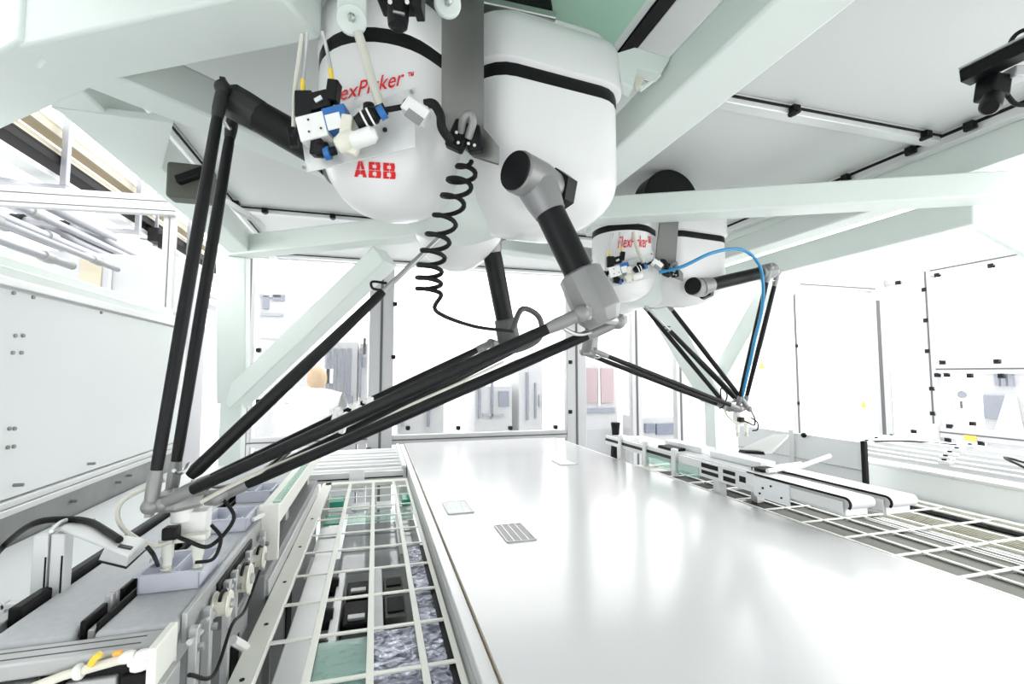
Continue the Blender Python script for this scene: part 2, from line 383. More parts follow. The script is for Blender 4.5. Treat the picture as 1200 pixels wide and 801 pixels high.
def scaled(ring, k, z, c):
    return [V((c[0] + (p.x-c[0])*k, c[1] + (p.y-c[1])*k, z)) for p in ring]
KS = [(0, .03), (.01, .16), (.03, .26), (.07, .38), (.13, .50), (.21, .62), (.32, .735), (.46, .84), (.62, .92), (.80, .975), (1, 1)]
def lobe(root, ring, c, z0, zband, ztop, hd, lid=1.03):
    ks = KS
    rr = [scaled(ring, k, z0 + f*hd, c) for f, k in ks] + [scaled(ring, 1, zband-.017, c)]
    sh = MB().loft(rr).build('motor_cover', 'shell', root)
    MB().loft([scaled(ring, 1.0, zband-.017, c), scaled(ring, 1.006, zband-.012, c), scaled(ring, 1.006, zband+.012, c), scaled(ring, 1.0, zband+.017, c)]).build('gasket_band', 'black', sh)
    MB().loft([scaled(ring, 1.0, zband+.017, c), scaled(ring, lid, zband+.026, c), scaled(ring, lid, ztop-.04, c), scaled(ring, lid*.97, ztop-.012, c), scaled(ring, lid*.90, ztop, c)]).build('top_cover', 'shell', root)
    return sh
def letters(root, word, place, size, name):
    """scanline letters (A, B) as block shapes cut by thin gaps; place(u, v) -> surface point"""
    def spans(ch, y):
        if ch == 'A':
            o = .34*y; l, r = o*1.0, 1-o*1.0; il, ir = .30 + .22*y, .70 - .22*y
            if y < .16: return [(l, il), (ir, r)]
            if y < .40 or y > .72: return [(l, r)]
            return [(l, min(il, .47)), (max(ir, .53), r)]
        w = 1 - .10*abs((y % .5)-.25)*4*.5 - (0 if y < .5 else .06)
        if .14 < y < .36 or .62 < y < .84: return [(0, .30), (.62, w)]
        return [(0, w)]
    for k, ch in enumerate(word):
        m = MB(); N = 24
        for i in range(N):
            y0, y1 = i/N, (i+1)/N
            if .455 < (y0+y1)/2 < .515: continue
            for (a, b) in spans(ch, (y0+y1)/2):
                for (c, d) in ((a, min(b, .47)), (max(a, .52), b)):
                    if d-c < .02: continue
                    q = []
                    for dep in (0.0, .0022):
                        for (u, v_) in ((c, y0), (d, y0), (d, y1), (c, y1)):
                            q.append(place(k*1.16 + u, v_, dep))
                    m.hexa(q)
        m.build(name, 'red', root)
def textmesh(s, shear=.25):
    cu = bpy.data.curves.new('lettering', 'FONT'); cu.body = s; cu.shear = shear; cu.offset = .006; cu.resolution_u = 3
    ob = bpy.data.objects.new('lettering', cu); C.objects.link(ob)
    dg = bpy.context.evaluated_depsgraph_get(); me = bpy.data.meshes.new_from_object(ob.evaluated_get(dg))
    vs = [v.co.copy() for v in me.vertices]; fs = [tuple(p.vertices) for p in me.polygons]
    bpy.data.objects.remove(ob); bpy.data.curves.remove(cu); bpy.data.meshes.remove(me); return vs, fs

def robot(label, off, piv, elb, eff, axes, detail, group='suspended delta robots'):
    """off moves the body of the near robot to its own place; joints are given in the real place"""
    O = V(off); root = thing('delta_robot', label, 'robot', V((.22, 1.36, 2.0)) + O, group)
    W = lambda p: V(p) + O
    Z0, ZB, ZT_ = 1.985, 2.345, 2.50
    # front left cover with the maker's lettering
    ca = atd(452, 150, 1.2); cA = (ca.x + O.x, ca.y + O.y)
    cen = (.22 + O.x, 1.36 + O.y); rA = .158
    ringA = stadium(cen, cA, rA); ringA = stadium((cA[0] + (cen[0]-cA[0])*.35, cA[1] + (cen[1]-cA[1])*.35), cA, rA)
    la = lobe(root, ringA, cA, Z0, ZB, 2.47, .20)
    # right cover
    p1, p2, p3 = atd(567, 80, 1.14), atd(700, 112, 1.26), atd(714, 142, 1.38)
    ax = V((p2.x-p1.x, p2.y-p1.y, 0)).normalized(); sd = V((-ax.y, ax.x, 0))
    L = (V((p3.x, p3.y, 0)) - V((p1.x, p1.y, 0))).dot(ax); cB = V((p1.x, p1.y, 0)) + ax*(L/2) + sd*.17 + V((O.x, O.y, 0))
    lobe(root, rbox(cB, ax, L/2, .17, .085), (cB.x, cB.y), Z0-.005, ZB, 2.50, .14, 1.07)
    m = MB().loft([scaled(rbox(cB, ax, L/2-.02, .15, .08), 1, z, (cB.x, cB.y)) for z in (2.50, 2.53)]); m.build('lid', 'shell', root, .008)
    # rear cover
    cC = (.285 + O.x, 1.76 + O.y)
    lobe(root, stadium((cC[0], cC[1]-.12), cC, .165), cC, Z0, ZB, 2.47, .2)
    # hub between the covers, top plate, black rotary head
    MB().turn((cen[0], cen[1], 1.99), (cen[0], cen[1], 2.42), [(0, .07), (.06, .13), (.25, .2), (.6, .24), (1, .25)], 36).build('hub', P, root)
    bx(cen[0]-.22, cen[0]+.26, cen[1]-.1, cen[1]+.28, 2.46, 2.51).build('top_plate', 'shell', root, .01)
    hc = atd(600, 5, 1.1)
    hc = atd(781, 226, 2.62) - OFF
    hx, hy, hz = hc.x + O.x, hc.y + O.y, 2.535
    MB().prism([(hx + .165*math.cos(math.pi*k/28), hy-.05, hz + .165*math.sin(math.pi*k/28)) for k in range(29)], (0, .12, 0)).build('rotary_head', 'black', root, .006)
    bx(hx-.19, hx+.17, hy-.06, hy+.09, 2.515, hz).build('head_saddle', 'steel', root, .004)
    # steel bracket in the front cleft
    a = [atd(x, y, d) + O for x, y, d in ((518, -4, 1.05), (567, -4, 1.05), (567, 150, 1.10), (585, 172, 1.09), (585, 192, 1.09), (556, 183, 1.12), (518, 150, 1.12))]
    MB().prism(a, (0, .008, 0)).build('cleft_bracket', 'steeld', root)
    if detail:
        # curved band of lettering on the cover
        def on_cover(px, py, lift=.0015):
            r = ray(px, py); best = None
            for k in range(400):
                p = EYE + r*(.85 + k*.001)
                z = p.z; f = (z-Z0)/.20
                ks = KS + [(9, 1)]
                sc_ = 0
                for (f0, k0), (f1, k1) in zip(ks, ks[1:]):
                    if f0 <= f <= f1: sc_ = k0 + (k1-k0)*(f-f0)/(f1-f0)
                if sc_ <= 0: continue
                q = (p.xy - V((cA[0], cA[1], 0)).xy)/sc_
                # stadium test
                b = V((cen[0]-cA[0], cen[1]-cA[1]))*.35; t = max(0, min(1, q.dot(b)/b.dot(b)))
                if (q - b*t).length <= rA: best = p; break
            if best is None: best = EYE + r*1.05
            return best - r*lift
        letters(la, 'ABB', lambda u, v_, dep: on_cover(415 + u*14.7, 207 - v_*18.5 + u*.9, .0004 + dep), 1, 'letter')
        vs, fs = textmesh('FlexPicker'); xm = max(v.x for v in vs)
        def fl(v, d):
            t = v.x/xm
            return on_cover(382 + 92*t, 121.5 - 23*t - v.y*23.5*(1 + .10*t), d)
        m = MB(); m.add([fl(v, .0025) for v in vs], fs)
        vs, fs = textmesh('\u2122', 0); xm2 = max(v.x for v in vs); ym2 = max(v.y for v in vs); yn2 = min(v.y for v in vs)
        m.add([on_cover(477 + 8*v.x/xm2, 90 - 5*(v.y-yn2)/(ym2-yn2) - 1.5*v.x/xm2, .0025) for v in vs], fs)
        m.build('lettering', 'red', la)
    else:
        vs, fs = textmesh('FlexPicker\u2122'); xm = max(v.x for v in vs)
        def fl(v):
            a_ = math.radians(-128 + 74*v.x/xm); h = 2.235 + .085*v.y + .012*v.x/xm
            return V((cA[0] + (rA+.003)*math.cos(a_), cA[1] + (rA+.003)*math.sin(a_), h + O.z))
        MB().add([fl(v) for v in vs], fs).build('lettering', 'red', la)
        def pl(u, v_, dep):
            a_ = math.radians(-112 + 13*u); return V((cA[0] + (rA*.985+.002+dep)*math.cos(a_), cA[1] + (rA*.985+.002+dep)*math.sin(a_), 2.10 + .04*v_ + O.z))
        letters(la, 'ABB', pl, 1, 'letter')
    # arms
    for i in range(3):
        p, e, axv = V(piv[i]), V(elb[i]), V(axes[i]).normalized(); d = (e-p).normalized(); ln = (e-p).length
        ra = .040 if detail and i == 0 else .034; sp = .050 if detail and i == 0 else .072; kn = 'darkcast' if detail and i == 0 else 'cast'
        arm = MB().turn(p + d*.05, p + d*(ln-.07), [(0, ra), (.5, ra), (1, ra*.97)], 24).build('upper_arm', 'carbon', root)
        MB().turn(p - axv*.062, p + axv*.065, [(0, .043), (.04, .047), (.6, .047), (1, .040)], 28).build('pivot_hub', kn, arm)
        MB().turn(p + d*.02, p + d*.088, [(0, .047), (.5, .043), (.85, .038), (1, .036)], 24).build('hub_collar', kn, arm)
        MB().cyl(p - axv*.0665, p - axv*.060, .0435, n=28).build('end_cap', 'black', arm)
        if not (detail and i == 0): MB().turn(p + axv*.058, p + axv*.10, [(0, .034), (.15, .052), (1, .052)], 6).build('gear_flange', 'black', arm)
        ke = 1.22 if detail and i == 1 else 1
        MB().turn(e - d*.095*ke, e + d*.012*ke, [(0, .0355), (.05, .041*ke), (.45, .043*ke), (.8, .043*ke), (1, .030*ke)], 10).build('elbow', 'darkcast' if detail and i == 0 else ('midcast' if detail and i == 2 else 'cast'), arm, .002)
        m = MB(); m.cyl(e - axv*sp, e + axv*sp, .011, n=12)
        for s in (-1, 1): m.ball(e + axv*(s*sp), .0165, 14)
        m.build('ball_shaft', 'alud', arm)
        # pair of rods down to the platform
        for s in (-1, 1):
            a, b = e + axv*(s*sp), V(eff) + axv*(s*.055) + V((d.x, d.y, 0)).normalized()*.035
            u = (b-a).normalized(); l = (b-a).length
            rod = MB().turn(a + u*.07, b - u*.07, [(0, .0115), (.04, .0125), (.3, .0138), (.6, .0138), (.96, .0125), (1, .0115)], 14).build('rod', 'carbon', root)
            for q, qq in ((a, 1), (b, -1)):
                m = MB(); m.turn(q + u*(qq*.008), q + u*(qq*.078), [(0, .013), (.25, .014), (.7, .0145), (1, .0125)], 14)
                m.ball(q, .0185, 12); m.bar(q - axv*.01 - u*qq*.012, q + axv*.01 - u*qq*.012, .012, .02)
                m.build('rod_end', kn if qq == 1 else 'cast', rod)
        # spring clamps joining the two rods
        for q in (e + (V(eff)-e)*.055, e + (V(eff)-e)*.925):
            m = MB(); m.tube(bez([q - axv*(sp-.005), q - axv*.02 + V((0, 0, -.012)), q + axv*.02 + V((0, 0, -.012)), q + axv*(sp-.005)], 5), .0045, 6); m.build('rod_spring', 'steel', arm)
    # telescopic shaft
    s0 = V((cen[0] - .02, cen[1]-.02, 2.02)); s1 = V(eff) + V((.02, .01, .05)); u = (s1-s0).normalized(); l = (s1-s0).length
    sh = MB().turn(s0, s0 + u*(l*.42), [(0, .0075), (1, .0075)], 12).build('telescopic_shaft', 'steel', root)
    MB().turn(s0 + u*(l*.30), s1, [(0, .010), (.02, .0125), (.25, .014), (.5, .0165), (.97, .0165), (1, .012)], 16).build('shaft_sleeve', 'carbon', sh)
    q = s0 + u*(l*.295); MB().tube(bez([q, q + V((-.03, 0, .004)), q + V((-.032, 0, .022)), q + V((.006, 0, .02))], 6), .0035, 6).build('latch_hook', 'black', sh)
    MB().ball(s0, .022, 14).build('universal_joint', 'cast', sh)
    # moving platform with twin suction gripper
    E_ = V(eff); pf = MB().turn(E_ + V((0, 0, -.018)), E_ + V((0, 0, .02)), [(0, .05), (.2, .06), (.8, .058), (1, .03)], 6).build('platform', 'cast', root, .003)
    for i in range(3):
        axv = V(axes[i]).normalized(); d = (V(elb[i])-V(piv[i])); d = V((d.x, d.y, 0)).normalized()
        m = MB(); c = E_ + d*.035; m.cyl(c - axv*.058, c + axv*.058, .010, n=10)
        m.bar(c - axv*.02, c + axv*.02, .03, .026); m.build('joint_axle', 'cast', pf)
    m = MB(); m.cyl(E_ + V((.01, 0, -.05)), E_ + V((.01, 0, -.015)), .022, n=18); m.box(E_.x+.006, E_.x+.062, E_.y-.01, E_.y+.035, E_.z-.088, E_.z-.028); m.build('flange', 'white', pf, .003)
    gb = MB().bar(E_ + V((-.022, -.02, -.082)), E_ + V((.072, -.02, -.080)), .035, .014).build('gripper_bar', 'cream', pf, .003)
    for dx in (-.008, .052):
        c = E_ + V((dx, -.02, -.085))
        cy = MB().turn(c, c + V((0, 0, -.052)), [(0, .0125), (.7, .012), (.78, .010), (1, .009)], 16).build('gripper_cylinder', 'cream', gb)
        MB().turn(c + V((0, 0, -.05)), c + V((0, 0, -.076)), [(0, .007), (.2, .010), (.3, .007), (.5, .010), (.6, .007), (.8, .011), (1, .013)], 14).build('suction_cup', 'tubec', cy)
    m = MB(); m.box(E_.x-.012, E_.x+.018, E_.y-.05, E_.y-.02, E_.z-.077, E_.z-.05); m.build('valve_block', 'black', gb, .004)
    hose = MB()
    hose.tube(bez([E_ + V((.09, 0, .0)), E_ + V((.12, -.01, -.05)), E_ + V((.085, -.05, -.095)), E_ + V((.04, -.05, -.08)), E_ + V((.005, -.04, -.065))], 8), .0045, 6)
    hose.tube(bez([E_ + V((.08, -.03, -.055)), E_ + V((.105, -.05, -.08)), E_ + V((.095, -.06, -.12)), E_ + V((.06, -.06, -.125))], 8), .004, 6)
    hose.build('gripper_hose', 'rubber', gb)
    MB().tube(bez([E_ + V((-.02, -.02, .05)), E_ + V((-.095, -.03, .01)), E_ + V((-.09, -.04, -.04)), E_ + V((-.03, -.045, -.085)), E_ + V((.01, -.045, -.08))], 8), .005, 6).build('air_hose', 'tubec', gb)
    return root, la

# measured joints of the near robot
OFF = V((1.252, 1.071, 0))
PV = [atd(396, 190, 1.22), atd(626, 211, 1.10), atd(571, 268, 1.74)]
EL = [atd(268, 116, 1.20), atd(704, 372, 1.06), atd(597, 402, 1.80)]
EF = atd(208, 585, 1.10)
AX = [(0, 1, 0), (.86, .5, -.04), (-.86, .42, .0)]
r1, la1 = robot('large suspended delta robot near the camera with red lettering on its white motor cover', (0, 0, 0), PV, EL, EF, AX, True)
# the robot further down the line, same build in another pose
PV2 = [p + OFF for p in PV]
EL2 = [atd(690, 412, 2.50), atd(907, 316, 2.60), atd(764, 352, 2.86)]
EF2 = atd(862, 478, 2.80)
r2, la2 = robot('smaller, more distant delta robot above the right side of the belt', OFF, PV2, EL2, EF2, [(0, 1, 0), (.86, .5, 0), (-.86, .5, 0)], False)

# ---- pneumatic valve unit on a plate in front of the cover (parts of each robot)
def valve_unit(root, O):
    O = V(O); D0 = .985
    A = lambda x, y, dd=0: atd(x, y, D0+dd) + O
    Rm = Matrix((RT, FW, UP)).transposed()
    def roll(a): return Rm @ Matrix.Rotation(math.radians(a), 3, 'Y')
    k = D0/F
    pl = MB().prism([A(352, 152, .03), A(487, 101, .03), A(487, 172, .03), A(359, 202, .03)], FW*.004).build('valve_plate', 'alu', root, .001)
    MB().cyl(A(451, 152, .026), A(451, 152, .034), .005, n=10).build('hole', 'black', pl)
    for x, y in ((356, 196), (482, 107)): MB().cyl(A(x, y, .024), A(x, y, .034), .004, n=8).build('screw', 'zinc', pl)
    vb = MB().obox(A(369, 152, .0), (33*k, .035, 29*k), roll(-14)).build('valve_body', 'white', root, .002)
    for x, y in ((361, 140), (362, 154), (376, 150)): MB().cyl(A(x, y, -.020), A(x, y, -.016), .0022, n=8).build('port', 'black', vb)
    bb = MB().obox(A(396, 141, .0), (27*k, .034, 26*k), roll(-14)).build('solenoid', 'blue', root, .002)
    MB().obox(A(391, 142, -.018), (17*k, .002, 18*k), roll(-14)).build('rating_label', 'white', bb)
    m = MB()
    for x, y, ww, h, a in ((358, 124, 20, 30, 0), (376, 120, 24, 20, -14), (391, 108, 13, 24, 8)): m.obox(A(x, y), (ww*k, .028, h*k), roll(a))
    con = m.build('plug_connector', 'black', root, .003)
    MB().obox(A(373, 116, -.016), (9*k, .003, 5*k), roll(-30)).build('latch', 'alu', con)
    m = MB(); m.turn(A(352, 150, -.005), A(343, 162, -.005), [(0, .008), (1, .008)], 12); m.bar(A(341, 150), A(345, 172), .016, .016); m.build('elbow_fitting', 'black', root, .003)
    pr = MB().turn(A(418, 145, -.02), A(452, 127, -.02), [(0, .013), (.2, .017), (.6, .018), (.7, .013), (1, .012)], 16).build('regulator', 'black', root)
    MB().turn(A(432, 122, -.02), A(433, 134, -.02), [(0, .011), (1, .013)], 14).build('knob', 'black', pr)
    MB().turn(A(444, 134, -.024), A(451, 130, -.024), [(0, .014), (1, .014)], 16).build('release_ring', 'blue', pr)
    for f in (.25, .45): q = A(418 + 34*f, 145 - 18*f, -.02); MB().turn(q, q + (A(420, 144, -.02)-A(418, 145, -.02)), [(0, .0183), (1, .0183)], 16).build('white_ring', 'white', pr)
    fb = MB()
    fb.obox(A(408, 150, -.005), (14*k, .03, 26*k), roll(8)); fb.turn(A(395, 172, -.01), A(418, 160, -.01), [(0, .016), (.4, .021), (1, .018)], 16); fb.obox(A(409, 174, -.005), (22*k, .02, 12*k), roll(20))
    fo = fb.build('filter_body', 'ivory', root, .003)
    MB().turn(A(412, 166, -.02), A(441, 156, -.02), [(0, .014), (.1, .0175), (.85, .0175), (1, .010)], 16).build('filter_bowl', 'white', fo)
    m = MB(); m.turn(A(372, 175), A(384, 176), [(0, .017), (1, .016)], 14); m.obox(A(372, 172), (12*k, .025, 22*k), roll(6)); m.turn(A(386, 178), A(394, 176), [(0, .010), (1, .009)], 12)
    bf = m.build('push_fitting', 'black', root, .002)
    MB().turn(A(381, 180, -.004), A(387, 179, -.004), [(0, .0135), (1, .0135)], 14).build('release_ring', 'blue', bf)
    h = MB()
    h.tube(bez([A(344, 150), A(345, 110), A(350, 70, -.01), A(354, 40, -.02)], 6), .0042, 8)
    h.build('air_hose', 'tubec', root)
    MB().tube(bez([A(355, 110), A(357, 75), A(360, 38, -.02)], 6), .0032, 8).build('signal_cable', 'alud', root)
    MB().tube(bez([A(390, 98), A(388, 82), A(383, 58), A(377, 36, -.02)], 6), .0036, 8).build('signal_cable', 'alud', root)
    for a_, b_ in (((389, 94), (387, 80)), ((355, 108), (355, 93))): MB().cyl(A(*a_, -.001), A(*b_, -.001), .0052, .0042, 10).build('cable_boot', 'yellow', root)
    MB().tube(bez([A(448, 128, -.02), A(442, 112, -.01), A(434, 88, 0), (A(427, 62, 0)), A(419, 37, -.01)], 6), .0095, 12).build('supply_hose', 'tubec', root)
    MB().tube(bez([A(450, 129, -.02), A(462, 127, -.01), A(473, 125, 0)], 6), .006, 8).build('sensor_lead', 'rubber', root)
    s = MB().obox(A(488, 131, 0), (31*k, .03, 17*k), roll(36)).build('pressure_sensor', 'white', root, .002)
    MB().obox(A(485, 137, -.0155), (21*k, .003, 10*k), roll(36)).build('display', 'grey', s)
    MB().turn(A(474, 121, .0), A(480, 125, -.0), [(0, .011), (1, .011)], 14).build('cap', 'black', s)
    MB().turn(A(492, 122, -.0), A(500, 131, -.0), [(0, .009), (1, .009)], 12).build('outlet', 'white', s)
    MB().tube(bez([A(497, 122), A(508, 122), A(516, 135), A(518, 150), A(528, 165, .03)], 6), .0095, 10).build('cable_sleeve', 'rubber', root)
    B1_ = lambda x, y, dd=0: atd(x, y, 1.06+dd) + O
    kk = 1.06/F; m = MB()
    m.obox(B1_(538, 160), (22*kk, .03, 34*kk), roll(24)); m.obox(B1_(556, 164), (18*kk, .03, 30*kk), roll(-8))
    cb = m.build('cable_clamp', 'black', root, .006)
    for x, y in ((535, 155), (537, 167), (549, 168), (556, 170)): MB().cyl(B1_(x, y, -.019), B1_(x, y, -.014), .0035, n=8).build('screw', 'steel', cb)
    MB().tube(bez([B1_(541, 155, -.01), B1_(543, 140, -.03), B1_(550, 134, -.035), B1_(554, 142, -.03), B1_(549, 162, -.012)], 8), .009, 10).build('strain_loop', 'cast', cb)
    return Rm
valve_unit(r1, (0, 0, 0)); valve_unit(r2, OFF)
# small bolts and marks on the right cover of the near robot
for x, y in ((713, 88), (722, 90), (730, 107), (738, 107)):
    c = atd(x, y, 1.2); 
# coiled air line hanging from the clamp, tail led to the rear elbow
ax = bez([atd(548, 188, 1.10), atd(535, 225, 1.11), atd(515, 275, 1.14), atd(504, 315, 1.17), atd(503, 345, 1.2)], 40)
pts = []; N = len(ax)
for i, c in enumerate(ax):
    t = i/(N-1); a = 2*math.pi*9*t; r_ = .030*min(1, 6*t + .3)
    pts.append(c + V((r_*math.cos(a), r_*math.sin(a), 0)))
pts += bez([pts[-1], atd(512, 365, 1.3), atd(555, 382, 1.5), atd(600, 388, 1.62)], 8)
MB().tube(pts, .0058, 6).build('coiled_air_line', 'rubber', r1)
MB().tube(bez([atd(600, 388, 1.62), atd(612, 362, 1.66), atd(632, 372, 1.68), atd(632, 396, 1.68), atd(606, 410, 1.68), atd(588, 406, 1.7)], 8), .010, 10).build('hose_loop', 'midcast', r1)
MB().tube(bez([atd(590, 424, 1.70), atd(540, 448, 1.55), atd(480, 475, 1.40), atd(420, 505, 1.28), atd(300, 555, 1.12), atd(235, 588, 1.07)], 10), .005, 8).build('suction_line', 'tubec', r1)
def clampset(root, x, y, d):
    c = atd(x, y, d); m = MB()
    m.bar(c + RT*.010 + UP*.030, c - RT*.004 - UP*.022, .014, .02, FW); m.bar(c - RT*.010 + UP*.02, c + RT*.02 + UP*.014, .012, .018, FW)
    return m.build('rod_clip', 'white', root, .003)
for x, y, d in ((392, 490, 1.22), (414, 484, 1.24), (430, 478, 1.28), (402, 497, 1.20)): clampset(r1, x, y, d)
# blue air line of the far robot
MB().tube(bez([atd(772, 319, 2.36), atd(800, 312, 2.34), atd(835, 296, 2.34), atd(868, 292, 2.40), atd(888, 307, 2.46), atd(894, 330, 2.5), atd(893, 362, 2.55), atd(884, 400, 2.6), atd(880, 420, 2.65), atd(872, 455, 2.72), atd(868, 472, 2.78)], 8), .0085, 8).build('blue_air_line', 'bluehose', r2)
MB().tube(bez([atd(845, 470, 2.72), atd(845, 455, 2.7), atd(852, 462, 2.7), atd(848, 475, 2.72), atd(843, 478, 2.74)], 8), .004, 6).build('cable_loop', 'rubber', r2)
# ---------------------------------------------------------------- wide white belt conveyor
ZBELT = .95
t = thing('belt_conveyor', 'wide glossy white belt conveyor running down the middle of the cell', 'conveyor', (1.03, 2.4, 0))
m = MB(); R0 = .035
prof = [(.15, ZBELT-.07), (.12, ZBELT-.035), (.15, ZBELT)] + [(4.66, ZBELT)] + [(4.66 + R0*math.sin(a), ZBELT-R0 + R0*math.cos(a)) for a in (.4, .8, 1.2, 1.57, 2.0, 2.4, 2.8, 3.14)]
m.prism([(.272, y, z) for y, z in prof], (1.518, 0, 0)); m.build('belt', 'belt', t)
for x0, x1 in ((.232, .268), (1.794, 1.83)):
    s = bx(x0, x1, .15, 4.68, .835, .940).build('side_rail', 'alu', t, .003)
    xo = x0 if x0 < 1 else x1
    for z in (.862, .905): bx(xo-.0015, xo+.0015, .15, 4.68, z-.004, z+.004).build('groove', 'alud', s)
bx(.2697, .2708, .15, 4.68, .905, .942).build('edge_strip', 'brass', t)
bx(.268, 1.794, .2, 4.6, .80, .875).build('bed_plate', 'panel', t)
for x in (.30, 1.76):
    for y in (.6, 2.3, 4.4): bx(x-.04, x+.04, y-.04, y+.04, 0, .80).build('leg', 'alu', t, .004)
def wafer(q, label, mt):
    pts = [atz(x, y, ZBELT) for x, y in q]; xs_ = [p.x for p in pts]; ys_ = [p.y for p in pts]
    x0, x1 = (pts[0].x+pts[3].x)/2, (pts[1].x+pts[2].x)/2; y0, y1 = (pts[2].y+pts[3].y)/2, (pts[0].y+pts[1].y)/2
    r = thing('wafer', label, 'solar cell', ((x0+x1)/2, (y0+y1)/2, ZBELT), 'wafers on the white belt')
    bx(x0, x1, y0, y1, ZBELT+.0005, ZBELT+.003).build('wafer_sheet', mt, r)
    for k in range(3):
        xx = x0 + (x1-x0)*(.25+.25*k); bx(xx-.002, xx+.002, y0+.004, y1-.004, ZBELT+.003, ZBELT+.0038).build('contact_ribbon', 'alu', r)
    m = MB(); e = .004
    for a in ((x0-.002, x0+e, y0, y1), (x1-e, x1+.002, y0, y1), (x0, x1, y0-.002, y0+e), (x0, x1, y1-e, y1+.002)): m.box(*a, ZBELT+.0004, ZBELT+.0042)
    m.build('edge_frame', 'alud', r)
    return r
wafer([(586, 614), (619, 614), (622, 635), (585, 635)], 'dark grey patterned wafer nearest the camera on the white belt', 'cell')
wafer([(519, 588), (547, 587), (555, 601), (524, 602)], 'pale wafer by the left edge of the white belt', 'panel')
wafer([(648, 539), (667, 539), (676, 544), (655, 545)], 'farthest pale wafer near the right edge of the belt', 'panel')

# ---------------------------------------------------------------- cream lattice racks either side
YS = [.60, .82, 1.035, 1.248, 1.462, 1.681, 1.904, 2.134, 2.351, 2.587, 2.785, 3.0, 3.2]
t = thing('lattice_rack', 'cream lattice rack left of the white belt, cells over glass and foil sheets', 'rack', (-.03, 2.0, .7))
fb = bx(-.318, -.262, .5, 3.42, .862, .884).build('flat_rail', 'cream', t, .002)
for y in (1.12, 1.30, 1.56, 1.85, 2.2, 2.6): MB().cyl((-.288, y, .883), (-.288, y, .886), .006, n=10).build('screw_hole', 'black', fb)
for x, ww in ((-.145, .020), (0, .018), (.130, .018), (.214, .016)):
    bx(x-ww/2, x+ww/2, .5, 3.36, .876, .882).build('long_bar', 'cream', t, .0015)
for y in YS: bx(-.265, .222, y-.007, y+.007, .8755, .881).build('cross_bar', 'cream', t, .0015)
bx(-.30, .222, 3.35, 3.43, .862, .884).build('end_bar', 'cream', t, .002)
for x, y in ((-.29, .7), (-.29, 3.3), (.19, 3.3), (.19, .6)): bx(x-.025, x+.025, y-.025, y+.025, .0, .862).build('leg', 'cream', t, .002)
# what lies under the left lattice
t = thing('sheet_tray', 'low tray of foil, glass and dark boxes under the left lattice', 'tray', (0, 2, .4))
bx(-.26, .225, .3, 3.3, .40, .43).build('tray_floor', 'grey', t)
bx(-.135, -.008, .4, 1.44, .862, .868).build('film_sheet', 'foil', t); bx(-.135, -.008, .4, 1.44, .870, .872).build('glass_cover', 'greenglass', t)
bx(.006, .122, .4, 1.46, .864, .870).build('film_sheet', 'foil', t)
bx(.136, .192, .4, 2.12, .864, .870).build('film_sheet', 'foil', t); bx(.192, .208, .4, 2.12, .866, .872).build('dark_strip', 'dark', t)
bx(.136, .208, .4, 1.16, .8715, .8735).build('glass_cover', 'greenglass', t)
for k, (y0, y1) in enumerate(((1.50, 1.68), (1.72, 1.89), (1.93, 2.06))):
    b = bx(-.09, -.012, y0, y1, .55, .775).build('dark_box', 'dark', t, .004); bx(-.075, -.02, y0+.02, y0+.05, .775, .785).build('clamp', 'alud', b, .002)
    b = bx(.045, .118, y0, y1, .55, .78).build('dark_box', 'olive', t, .004); bx(.055, .11, y0+.03, y1-.03, .78, .787).build('slot_plate', 'dark', b, .002)
bx(.004, .040, 1.48, 2.1, .60, .80).build('upright', 'alud', t, .003); bx(-.128, -.10, 1.2, 2.1, .62, .80).build('upright', 'alu', t, .003)
bx(-.24, -.165, .4, 2.35, .79, .82).build('guide_rail', 'alu', t, .004)
for y in (1.05, 1.32, 1.55, 1.75, 2.0):
    MB().turn((-.17, y, .79), (-.12, y, .79), [(0, .03), (.2, .034), (.8, .034), (1, .03)], 14).build('roller', 'black', t)
for k, (y0, y1) in enumerate(((2.12, 2.34), (2.37, 2.57), (2.60, 2.77))):
    for x0, x1 in ((-.26, -.155), (-.135, -.01), (.01, .12), (.14, .22)): bx(x0, x1, y0, y1, .78, .79).build('glass_pane', 'greyglass' if x0 > -.2 else 'alu', t)
for x0, x1, mt in ((-.26, -.155, 'green'), (-.135, -.01, 'greenglass'), (.01, .12, 'greenglass'), (.14, .22, 'greenglass')):
    bx(x0, x1, 2.82, 2.98, .78, .79).build('glass_pane', mt, t); bx(x0+.01, x1-.01, 3.03, 3.18, .79, .80).build('glass_pane', 'panel', t)
bx(.17, .22, 3.02, 3.2, .80, .84).build('corner_block', 'green', t, .003); bx(-.25, -.17, 3.1, 3.25, .80, .835).build('corner_block', 'green', t, .003)
for x, y in ((-.24, .45), (.2, .45), (-.24, 3.2), (.2, 3.2)): bx(x-.015, x+.015, y-.015, y+.015, 0, .40).build('leg', 'grey', t)

t = thing('lattice_rack', 'cream lattice rack right of the white belt, cells over olive sheets and louvres', 'rack', (2.45, 2.0, .7))
for x, ww in ((1.868, .016), (2.003, .018), (2.145, .016), (2.28, .016), (2.39, .012), (2.54, .016), (2.71, .014), (2.885, .03)):
    bx(x-ww/2, x+ww/2, .4, 3.36, .876, .882).build('long_bar', 'cream', t, .0015)
for y in YS: bx(1.86, 2.99, y-.008, y+.008, .8755, .881).build('cross_bar', 'cream', t, .0015)
bx(2.955, 3.0, .4, 3.4, .862, .884).build('flat_rail', 'cream', t, .002); bx(1.86, 3.0, 3.36, 3.42, .862, .884).build('end_bar', 'cream', t, .002)
for x, y in ((1.90, 3.3), (2.97, 3.3), (2.97, .5), (1.90, .5)): bx(x-.025, x+.025, y-.025, y+.025, 0, .862).build('leg', 'cream', t, .002)
t = thing('sheet_tray', 'low tray of olive sheets and fine louvres under the right lattice', 'tray', (2.4, 2, .4))
